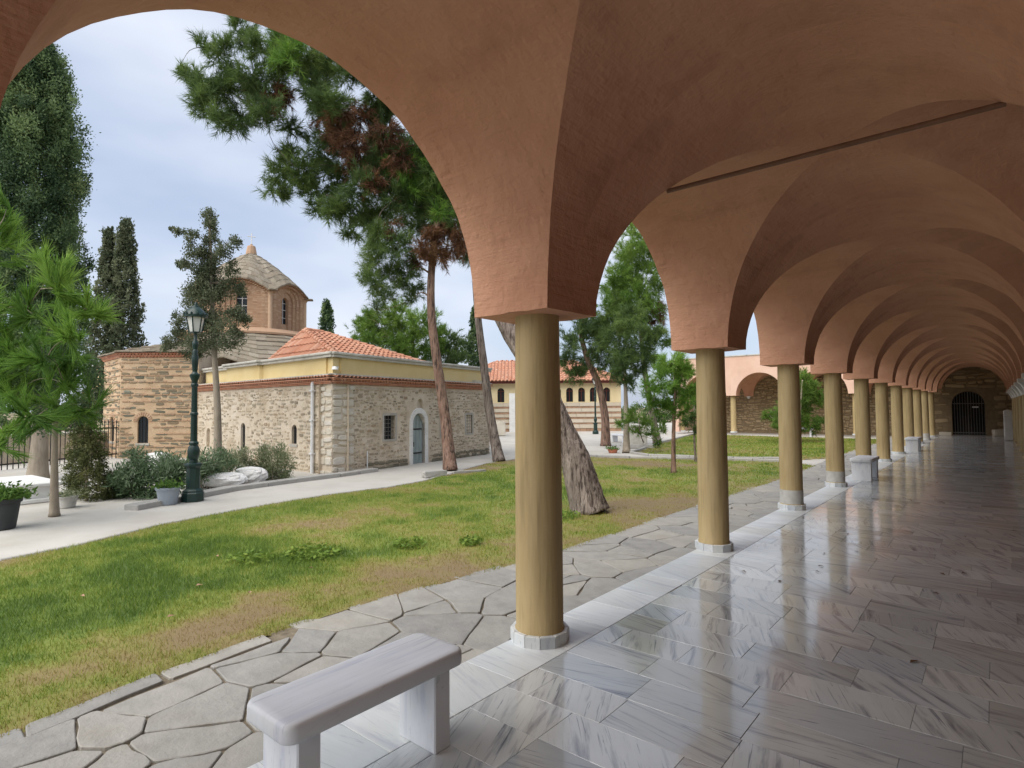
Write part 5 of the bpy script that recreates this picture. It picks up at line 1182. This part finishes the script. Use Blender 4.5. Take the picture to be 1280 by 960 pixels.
# airy cypress rising behind the lamp
b = at(272, 601, 14); b = (b[0], b[1], GZ)
bl = B([(263, 268, 11, .5), (262, 285, 14, .5), (225, 289, 9, .5), (240, 296, 12, .5), (215, 286, 5, .5), (292, 304, 11, .5), (278, 312, 15, .45), (245, 312, 16, .4), (232, 328, 12, .4), (225, 330, 8, .4), (258, 330, 20, .4), (290, 335, 12, .5), (262, 352, 26, .35), (285, 360, 18, .45), (302, 362, 10, .55), (240, 372, 20, .45), (268, 385, 28, .4), (298, 392, 17, .55), (308, 400, 9, .6), (244, 400, 24, .45), (222, 398, 12, .5), (225, 420, 18, .5), (255, 425, 24, .35), (280, 420, 24, .45), (210, 432, 12, .5), (296, 415, 12, .5), (240, 440, 14, .4), (264, 298, 12, .45), (262, 318, 14, .4), (262, 340, 18, .4), (262, 276, 9, .5), (266, 365, 20, .4)], 14, .25)
tree('cypress_tree', b, 'airy grey green cypress on a bare trunk behind the lamp post', 'tree', [b, at(272, 520, 14), at(268, 440, 14), at(264, 350, 14), at(262, 275, 14)], .105, .03, M['bark_grey'], [('crown', foliage_mesh('crown', bl, G['grey_cypress'], 13, .052, 2.0, .4, .8, .40, 13, .55, .45))], [q[0] for q in bl], lr=.3)
# the big leaning pine by the first column
b = gbase(738, 641); bz = [b]+[at(*q) for q in ((720, 579, 9.65), (703, 541, 9.7), (686, 500, 9.7), (660, 450, 9.8), (633, 405, 9.9), (610, 352, 10), (596, 292, 10.1), (583, 220, 10.2), (558, 150, 10.3), (520, 85, 10.4))]
gr = [(300, 40, 24, .4), (280, 70, 22, .45), (258, 58, 14, .5), (245, 95, 16, .55), (262, 105, 24, .45), (232, 92, 10, .6), (225, 84, 8, .6), (285, 110, 26, .4), (262, 135, 20, .5), (275, 150, 18, .45), (300, 145, 24, .4), (250, 120, 16, .5), (330, 110, 30, .35), (355, 60, 28, .75), (380, 70, 30, .72), (345, 85, 20, .6), (395, 95, 26, .5), (415, 130, 26, .4), (330, 140, 24, .35), (365, 160, 16, .4), (390, 120, 26, .3), (360, 195, 18, .55), (350, 215, 20, .6), (345, 240, 18, .6), (375, 215, 26, .5), (400, 190, 28, .45), (385, 240, 20, .45), (410, 230, 28, .4), (430, 260, 22, .45), (415, 265, 18, .5), (450, 235, 26, .35), (455, 270, 18, .45), (420, 160, 30, .3), (450, 190, 30, .3), (480, 150, 30, .3), (485, 190, 26, .25), (470, 110, 30, .3), (440, 90, 30, .45), (480, 220, 26, .3), (440, 290, 14, .55), (470, 290, 14, .55), (505, 215, 26, .3), (492, 250, 24, .25), (520, 250, 24, .3), (470, 262, 22, .35), (515, 180, 28, .25), (540, 215, 26, .35), (500, 130, 30, .3), (440, 60, 34, .4), (405, 75, 26, .5), (312, 95, 24, .4), (320, 60, 18, .5), (555, 265, 22, .35), (460, 285, 16, .45), (395, 260, 14, .5), (575, 150, 40, .4), (540, 90, 42, .45), (605, 215, 36, .4), (515, 45, 42, .5), (570, 55, 40, .5), (625, 140, 36, .45)]
dr = [(325, 135, 22, .4), (340, 125, 20, .45), (360, 120, 16, .35), (410, 145, 20, .4), (425, 165, 22, .5), (440, 180, 26, .5), (455, 150, 26, .35), (470, 205, 22, .45), (445, 215, 20, .5), (430, 140, 20, .55), (480, 170, 26, .3), (465, 232, 18, .5), (395, 100, 14, .4), (500, 200, 20, .4)]
gb_, db_ = B(gr, 10.4, .7), B(dr, 10.2, .5)
tree('pine_tree', b, 'big leaning pine with rugged grey bark right behind the nearest column', 'tree', bz, .265, .06, M['bark'],
     [('crown', tuft_mesh('crown', gb_, G['pine'], 3.1, .20, .0055, 26, .1, .42, 12, .4, .75, .45)), ('dry_foliage', tuft_mesh('dry_foliage', db_, G['dry'], 2.2, .17, .006, 22, -.5, .55, 9, .6, .7, .3)), ('young_shoots', tuft_mesh('young_shoots', B([(350, 52, 18, .4), (362, 72, 18, .5), (345, 72, 13, .5), (375, 60, 16, .4), (500, 203, 20, .4), (520, 222, 22, .5), (540, 240, 18, .5), (510, 238, 17, .4), (530, 200, 18, .45), (548, 262, 14, .5)], 9.9, .3), G['young_pine'], 2.2, .22, .0055, 26, .3, .45, 10, .4, .6, .4))],
     [q[0] for q in gb_[::2]]+[q[0] for q in db_[::2]], n=64, rings=90, ridge=.16, flare=.16, lr=.34)
# pine by the church door
b = gbase(563, 588); gr = [(520, 190, 24, .75), (545, 215, 26, .7), (530, 235, 26, .6), (510, 225, 24, .6), (500, 265, 24, .45), (520, 280, 24, .4), (545, 260, 20, .5), (480, 300, 22, .55), (500, 310, 22, .5), (470, 330, 18, .6), (490, 350, 22, .5), (465, 350, 18, .6), (455, 345, 10, .65), (480, 372, 16, .5), (510, 340, 18, .4), (520, 360, 14, .45), (515, 375, 10, .5), (560, 230, 22, .5), (575, 270, 20, .45), (470, 310, 14, .6), (500, 200, 20, .6), (585, 320, 14, .4), (470, 385, 9, .5)]
dr = [(545, 275, 22, .6), (560, 290, 22, .7), (540, 300, 20, .5), (530, 315, 18, .6), (565, 310, 18, .75), (550, 320, 16, .8), (520, 325, 16, .6), (575, 300, 14, .5), (490, 285, 12, .4), (530, 250, 14, .8), (545, 240, 12, .85), (498, 250, 12, .4)]
gb_, db_ = B(gr, 16.4, .9), B(dr, 16.2, .6)
tree('pine_tree', b, 'reddish barked pine by the church door with a dead brown inner crown', 'tree', [b, at(556, 520, 16.4), at(546, 450, 16.4), at(539, 390, 16.4), at(540, 330, 16.4), at(548, 260, 16.4), at(545, 200, 16.4)], .165, .07, M['bark_red'],
     [('crown', tuft_mesh('crown', gb_, G['pine'], 3.2, .26, .006, 24, .1, .45, 11, .4, .75, .45)), ('dry_foliage', tuft_mesh('dry_foliage', db_, G['dry'], 3.2, .22, .007, 20, -.4, .5, 9, .5, .7, .3))],
     [q[0] for q in gb_[::2]]+[q[0] for q in db_[::2]], n=28, rings=50, ridge=.12, lr=.35)
b = gbase(624, 577); bl = B([(600, 270, 40, .45), (575, 230, 34, .5), (620, 220, 50, .45), (640, 280, 40, .45), (590, 200, 40, .5), (612, 335, 22, .4), (660, 230, 40, .45)], 19, 1.0)
tree('pine_tree', b, 'slim leaning pine trunk between the church and the nearest column', 'tree', [b, at(613, 520, 19), at(604, 450, 19), at(597, 390, 19), at(594, 320, 19), at(605, 230, 19)], .165, .08, M['bark'], [('crown', tuft_mesh('crown', bl, G['pine'], 2.4, .27, .007, 22, .1, .45, 12))], [q[0] for q in bl], n=28, rings=44, ridge=.12)
# group of pines between the first two columns
b = gbase(757, 557); gr = [(708, 430, 20, .35), (715, 455, 18, .3), (725, 415, 20, .4), (745, 425, 22, .3), (738, 450, 18, .25), (755, 445, 20, .3), (760, 405, 24, .55), (725, 470, 12, .3), (775, 390, 24, .6), (740, 400, 18, .4), (765, 462, 16, .3)]
gb_ = B(gr, 26, 1.2); tree('pine_tree', b, 'bent red barked pine in front of the cream building', 'tree', [b, at(756, 520, 26), at(748, 480, 26), at(733, 445, 26), at(727, 410, 26), at(745, 380, 26)], .20, .08, M['bark_red'], [('crown', tuft_mesh('crown', gb_, G['pine'], 2.6, .30, .010, 20, .1, .45, 12))], [q[0] for q in gb_], n=20, rings=36, ridge=.1, lr=.3)
b = gbase(783, 566); gr = [(780, 440, 20, .4), (800, 430, 22, .4), (770, 420, 20, .45), (790, 400, 24, .55), (815, 410, 18, .5), (776, 462, 13, .3), (792, 470, 12, .3), (800, 455, 16, .35), (783, 478, 12, .35), (778, 450, 14, .35), (786, 455, 13, .3)]
gb_ = B(gr, 22.4, 1.0); tree('pine_tree', b, 'straight grey trunked pine beside the stone monument', 'tree', [b, at(783, 520, 22.4), at(782, 490, 22.5), at(781, 452, 22.6)], .135, .05, M['bark_grey'], [('crown', tuft_mesh('crown', gb_, G['pine'], 2.6, .28, .009, 20, .1, .45, 12))], [q[0] for q in gb_], n=16)
b = gbase(822, 555); gr = [(795, 300, 20, .75), (790, 325, 24, .7), (805, 345, 24, .65), (780, 350, 24, .65), (770, 375, 22, .55), (800, 375, 24, .6), (815, 385, 20, .5), (790, 395, 22, .6), (818, 360, 16, .55), (770, 345, 18, .6), (812, 325, 16, .7), (828, 420, 18, .45), (800, 410, 20, .5), (815, 440, 16, .45), (795, 285, 14, .75), (783, 318, 16, .7), (770, 360, 18, .6), (760, 385, 18, .55), (808, 310, 14, .7), (750, 410, 16, .45)]
gb_ = B(gr, 27, 1.5); db_ = B([(822, 385, 12, .5), (828, 395, 10, .6), (812, 402, 8, .4)], 26.5, .3)
tree('pine_tree', b, 'tall broad pale green pine filling the second arch', 'tree', [b, at(812, 500, 27), at(804, 450, 27), at(800, 400, 27), at(795, 340, 27)], .18, .06, M['bark'], [('crown', tuft_mesh('crown', gb_, G['bright_pine'], 2.6, .32, .011, 20, .15, .45, 12, .5)), ('dry_foliage', tuft_mesh('dry_foliage', db_, G['dry'], 3, .28, .010, 18, -.3))], [q[0] for q in gb_], n=16, lr=.3)
b = gbase(842, 592); gr = [(842, 470, 18, .6), (825, 480, 16, .55), (858, 482, 15, .55), (835, 455, 14, .7), (852, 458, 14, .7), (845, 448, 10, .8), (822, 465, 11, .7), (862, 465, 12, .7), (815, 500, 13, .5), (840, 498, 16, .45), (862, 500, 12, .5), (826, 510, 12, .4), (852, 512, 11, .4), (812, 478, 9, .7), (866, 490, 9, .6)]
gb_ = B(gr, 15, .5); tree('young_pine', b, 'bright green young pine on a thin stem in the lawn', 'tree', [b, at(842, 540, 15), at(844, 490, 15), at(843, 455, 15)], .07, .02, M['bark_red'], [('crown', tuft_mesh('crown', gb_, G['young_pine'], 2.6, .20, .0065, 24, .5, .42, 10, .4))], [q[0] for q in gb_], n=10)
b = gbase(870, 578); gr = [(865, 520, 8, .5), (872, 508, 8, .5), (858, 528, 7, .4), (868, 535, 6, .4), (880, 520, 6, .5)]
gb_ = B(gr, 17.8, .25); tree('pine_sapling', b, 'thin dark stemmed sapling half hidden by the second column', 'tree', [b, at(868, 550, 17.8), at(868, 500, 17.8)], .05, .02, M['bark'], [('crown', tuft_mesh('crown', gb_, G['pine'], 2.6, .18, .008, 18, .3))], n=8)
b = gbase(806, 557); gr = [(790, 520, 10, .7), (775, 528, 8, .6), (808, 528, 9, .5), (795, 538, 8, .6), (815, 540, 8, .45), (828, 535, 8, .5), (822, 552, 6, .4)]
gb_ = B(gr, 21.5, .4); tree('low_pine', b, 'low scruffy pine growth around the grey trunk bases', 'shrub', [b, at(800, 540, 21.5), at(798, 515, 21.5)], .03, .01, M['bark'], [('crown', tuft_mesh('crown', gb_, G['bright_pine'], 2.4, .24, .010, 18, .4))], [q[0] for q in gb_], n=8)
b = at(1000, 548, 27); b = (b[0], b[1], GZ); gr = [(1008, 478, 12, .7), (1015, 490, 14, .65), (1000, 495, 14, .6), (1024, 500, 10, .6), (972, 515, 10, .6), (962, 520, 8, .6), (985, 510, 14, .55), (1005, 515, 14, .55), (1012, 530, 14, .5), (995, 532, 14, .5), (975, 530, 9, .5), (1026, 525, 9, .5), (1000, 468, 9, .75), (990, 480, 10, .65)]
gb_ = B(gr, 27, .8); tree('young_pine', b, 'rounded bright pine in front of the far cloister wing', 'tree', [b, at(1000, 520, 27), at(1003, 475, 27)], .08, .03, M['bark_grey'], [('crown', tuft_mesh('crown', gb_, G['bright_pine'], 2.8, .26, .010, 22, .4))], [q[0] for q in gb_], n=10)
# broad umbrella pine beyond the church and other far trees
b = at(518, 500, 33); b = (b[0], b[1], GZ); gr = [(475, 405, 22, .75), (455, 415, 18, .7), (500, 398, 22, .8), (525, 405, 22, .7), (490, 425, 24, .6), (515, 430, 24, .5), (470, 430, 16, .6), (448, 428, 10, .65), (540, 420, 20, .55), (500, 445, 16, .45), (525, 452, 16, .45), (460, 398, 12, .75)]
tree('umbrella_pine', b, 'rounded bright green pine crown rising beyond the church roof', 'tree', [b, at(519, 470, 33), at(515, 420, 33)], .25, .08, M['bark_red'], [('crown', tuft_mesh('crown', B(gr, 33, 1.5), G['bright_pine'], 3.2, .36, .013, 22, .3, .45, 14, .45))], [q[0] for q in B(gr, 33, 1.5)], n=12, lr=.3)
b = at(560, 500, 36); b = (b[0], b[1], GZ); gr = [(562, 425, 18, .5), (575, 435, 14, .5), (555, 445, 18, .45), (570, 455, 16, .4), (545, 440, 16, .45), (582, 428, 8, .55), (560, 462, 14, .4), (540, 460, 12, .4)]
tree('pine_tree', b, 'mid green loose pine behind the reddish pine trunk', 'tree', [b, at(561, 470, 36), at(562, 430, 36)], .2, .06, M['bark'], [('crown', tuft_mesh('crown', B(gr, 36, 1.5), G['pine'], 2.6, .38, .014, 20, .3, .45, 12))], n=10)
for x, y, r_, Z, tn, lab in ((28, 535, 24, 34, .8, 'yellow green bush beyond the iron fence'), (90, 520, 26, 36, .5, 'green bush beyond the iron fence near the church'), (-10, 520, 30, 38, .5, 'dark green bush beyond the fence at the edge'), (700, 520, 14, 60, .4, None), (800, 512, 20, 62, .55, 'far green hedge mass between the pines'), (835, 510, 22, 64, .5, 'far green tree mass behind the cloister corner'), (775, 515, 16, 66, .5, 'far dark bush at the end of the cream building')):
    if not lab: continue
    b = at(x, 545, Z); b = (b[0], b[1], GZ); bl = B([(x, y, r_*.6, tn), (x-r_*.5, y+6, r_*.5, tn), (x+r_*.5, y+5, r_*.5, tn-.1), (x, y+14, r_*.6, tn-.1), (x-r_*.6, y+16, r_*.45, tn), (x+r_*.6, y+16, r_*.45, tn)], Z, .6)
    tree('bush', b, lab, 'bush', [b, at(x, 535, Z), at(x, y, Z)], .08, .03, M['bark'], [('crown', foliage_mesh('crown', bl, G['distant'], 7, .22, 1.8, .3, .8))], n=6)

# shrubs in the bed before the church
def shrub(name, label, bl, mat, size, per, el, up, sub, stems, Z, jit=.5):
    b = B(bl, Z, .3); c = np.mean([q[0] for q in b], axis=0); base_ = (c[0], c[1], GZ); t = empty(name, base_, 0, label, 'shrub')
    me = foliage_mesh('foliage', b, mat, per, size, el, up, .8, .5, sub, .6, .4, jit)
    co = np.empty(len(me.vertices)*3, np.float32); me.vertices.foreach_get('co', co); me.vertices.foreach_set('co', (co.reshape(-1, 3)-np.array(base_, np.float32)).ravel()); me.update(); put('foliage', me, t)
    m = MB()
    for i in range(stems):
        q = b[i % len(b)][0]-np.array(base_); p0 = np.array([q[0]*.45, q[1]*.45, -.02]); m.tube(spline([p0, (p0+q)/2+rng.normal(size=3)*.04, q], 6), [.012, .011, .01, .009, .007, .005], 5)
    m.build('stem', M['bark_grey'], t); return t
shrub('oleander', 'dense dark green oleander left of the grey pot', [(150, 615, 22, .45), (165, 598, 24, .5), (190, 605, 30, .5), (215, 598, 26, .5), (180, 580, 18, .6), (150, 598, 18, .5), (140, 608, 14, .5), (170, 572, 14, .6), (205, 580, 18, .6), (230, 590, 22, .5), (172, 622, 18, .35), (145, 625, 12, .3), (195, 622, 18, .35)], G['oleander'], .135, 26, 5, .25, 12, 14, 11.6)
shrub('oleander', 'pale green oleander around the lamp post', [(245, 585, 20, .6), (262, 580, 22, .65), (280, 578, 18, .7), (255, 598, 18, .4), (240, 605, 14, .4), (270, 595, 14, .5)], G['oleander'], .12, 24, 5, .35, 12, 10, 12.8)
shrub('rosemary_bush', 'grey green bush against the church wall by the downpipe', [(340, 575, 20, .5), (325, 580, 18, .45), (355, 580, 16, .5), (345, 592, 18, .4), (330, 595, 14, .4), (358, 595, 10, .4), (335, 562, 12, .6), (350, 562, 10, .6)], G['shrub'], .06, 14, 3.5, .7, 10, 12, 14.3)
shrub('laurel_bush', 'yellow green low bush behind the white rocks', [(300, 575, 16, .6), (288, 582, 14, .6), (312, 582, 14, .55), (302, 570, 12, .7), (278, 588, 12, .5)], G['shrub'], .065, 14, 3, .5, 10, 8, 14.0)
rough_block('white_rock', tuple(at(281, 606, 12.9))[:2]+(GZ,), (.95, .55, .34), M['rock'], .9, 21, label='flat white rock lying in the bed right of the lamp', cat='rock')
rough_block('white_rock', tuple(at(313, 600, 13.5))[:2]+(GZ,), (.80, .5, .40), M['rock'], .6, 22, label='white rock behind, half covered by dark sprigs', cat='rock')
rough_block('stone_chest', tuple(at(197, 590, 14.6))[:2]+(GZ,), (.42, .34, .66), M['marble_white'], .4, 23, label='pale stone box rising out of the oleander by the apse', cat='box')
# pots
def pot(loc, r_, h, mat, label, leafmat_, n, spread, hgt, lsize, name='flower_pot', el=3):
    t = empty(name, loc, 0, label, 'flower pot'); m = MB(); m.lathe([(r_*.72, 0), (r_*.76, .02), (r_*.95, h*.86), (r_*1.04, h*.87), (r_*1.06, h), (r_*.95, h), (r_*.93, h-.04), (.01, h-.04)], 24); me = m.mesh('pot', mat); bm_smooth(me, 35); put('pot', me, t)
    P = rng.normal(size=(n, 3))*np.array([spread, spread, hgt*.5])*.55; P[:, 2] = np.abs(P[:, 2])+h
    d = P.copy(); d[:, 2] = .3; put('plant', np_mesh('plant', leaves(P, lsize, d, el, .6).reshape(-1, 3), 4, leafmat_, np.clip(rng.normal(.5, .25, n), 0, 1)), t, kind='stuff'); return t
pot(tuple(gbase(210, 630)), .20, .31, M['pot_grey'], 'grey blue plastic pot with green seedlings beside the lamp foot', G['plant'], 260, .20, .16, .09)
pot(tuple(gbase(0, 661)), .24, .44, M['pot_dark'], 'dark plastic pot with a bushy green plant at the left edge', G['plant'], 1300, .27, .28, .085)
pot(tuple(gbase(84, 634)), .16, .2, M['cement'], 'small grey stone pot with faded flowers beside the conifer', G['shrub'], 260, .22, .2, .06)
pot(tuple(gbase(766, 566)), .20, .13, M['pot_red'], 'shallow terracotta flower bowl on the kerb by the monument', G['plant'], 160, .22, .22, .09)
# white tomb
tb = np.array(gbase(62, 629)); ta = np.array(gbase(12, 612))
tomb = empty('tomb', (-14.9, 2.62, GZ), .05, 'white marble tomb chest behind the bare trunk', 'tomb')
m = MB(); m.box((0, 0, .035), (2.1, 1.0, .07), 0, .01); m.build('base', M['marble_white'], tomb)
m = MB(); m.box((0, 0, .18), (1.9, .82, .24), 0, .012); m.build('chest', M['marble_white'], tomb)
m = MB(); m.box((0, 0, .325), (2.02, .94, .06), 0, .012); m.build('lid', M['marble_white'], tomb)
# iron fence on the left with a low wall behind it
fa, fb = np.array([-21.6, 3.0]), np.array([-24.8, 7.6]); fa2 = np.array([-19.6, -1.2])
fence = empty('iron_fence', (fa2[0], fa2[1], GZ), 0, 'black iron railing of upright bars behind the tomb', 'fence')
bmh = MB(); bmh.tube([(0, 0, 0), (0, 0, 1.28)], .016, 6); bmh.lathe([(.005, 1.26), (.03, 1.31), (.004, 1.40)], 6); bme = bmh.mesh('bar', M['iron'])
d_ = fb-fa2; n = 62
for i in range(n): q = d_*i/(n-1); put('bar', bme, fence, (q[0], q[1], 0))
for z in (.16, 1.1): m = MB(); m.box((d_[0]/2, d_[1]/2, z), (np.linalg.norm(d_), .03, .045), math.atan2(d_[1], d_[0])); m.build('rail', M['iron'], fence)
lw = empty('low_wall', (-24, 0, GZ), 0, 'low pale stone wall beyond the iron railing', 'wall'); m = MB(); a_ = fa2+np.array([-2.6, -.6]); c_ = fb+np.array([-2.4, 1.0]); d_ = c_-a_; cc_ = (a_+c_)/2
m.box((cc_[0], cc_[1], .30), (np.linalg.norm(d_), .4, .9), math.atan2(d_[1], d_[0])); m.build('wall_core', M['mortar'], lw, (-24, 0, GZ)); m = MB(); m.box((cc_[0], cc_[1], .79), (np.linalg.norm(d_), .5, .08), math.atan2(d_[1], d_[0]), .01); m.build('coping', M['coping'], lw, (-24, 0, GZ))
# stone monument, bollard and slabs by the far kerb
q = at(798, 552, 24.5); mon = empty('stone_monument', (q[0], q[1], GZ), .5, 'grey stone monument on a stepped base between the pine trunks', 'monument')
m = MB(); m.box((0, 0, .08), (1.25, .8, .16), 0, .02); m.build('base', M['kerb'], mon); m = MB(); m.box((0, 0, .52), (.72, .35, .74), 0, .02); m.build('slab', M['coping'], mon); m = MB(); m.box((0, 0, .92), (.84, .45, .08), 0, .02); m.build('cap', M['coping'], mon)
q = gbase(775, 553); bench((q[0], q[1], GZ), 1.0, 1.3, 'low stone bench beside the grey monument under the pines', name='stone_bench', h=.4)
q = gbase(543, 596); rough_block('stone_block', (q[0], q[1], GZ), (.62, .30, .16), M['kerb'], 1.2, 31, label='grey stone block at the foot of the pine by the church', cat='stone')
q = gbase(575, 592); rough_block('stone_block', (q[0]+.15, q[1]+.2, GZ), (1.0, .12, .08), M['kerb'], 1.25, 32, label='long thin kerb stone on the lawn side of the church pine', cat='stone')
q = gbase(624, 541); q = at(622, 541, 36); rough_block('stone_block', (q[0], q[1], GZ), (1.0, .6, .9), M['ashlar'], .7, 33, label='pale stone block at the far corner of the church', cat='stone')
# bits of litter on the marble floor
def gfl(x, y):
    d = at(x, y, 1)-np.array([0, 0, EYE]); k = -EYE/d[2]; return np.array([0, 0, EYE])+d*k
for k, (x, y) in enumerate(((1071, 690), (1060, 668), (1268, 664), (1030, 692), (1026, 708), (1178, 718), (1205, 717), (1170, 742), (1143, 828), (930, 715), (1207, 671), (1022, 715), (975, 727))):
    q = gfl(x, y); s_ = .5+.3*((k*.37) % 1); l_ = MB(); l_.add([(-.05*s_, 0, .002), (-.01, .022*s_, .010), (.05*s_, .006, .004), (.005, -.02*s_, .013), (0, 0, .006)], [(0, 4, 1), (1, 4, 2), (2, 4, 3), (3, 4, 0)])
    l_.build('fallen_leaf', M['dry_leaf'], loc=(q[0], q[1], .001), rot=(0, 0, k*1.7), label='small dark dry leaf lying on the marble floor', cat='leaf', group='dry leaves on the marble floor')
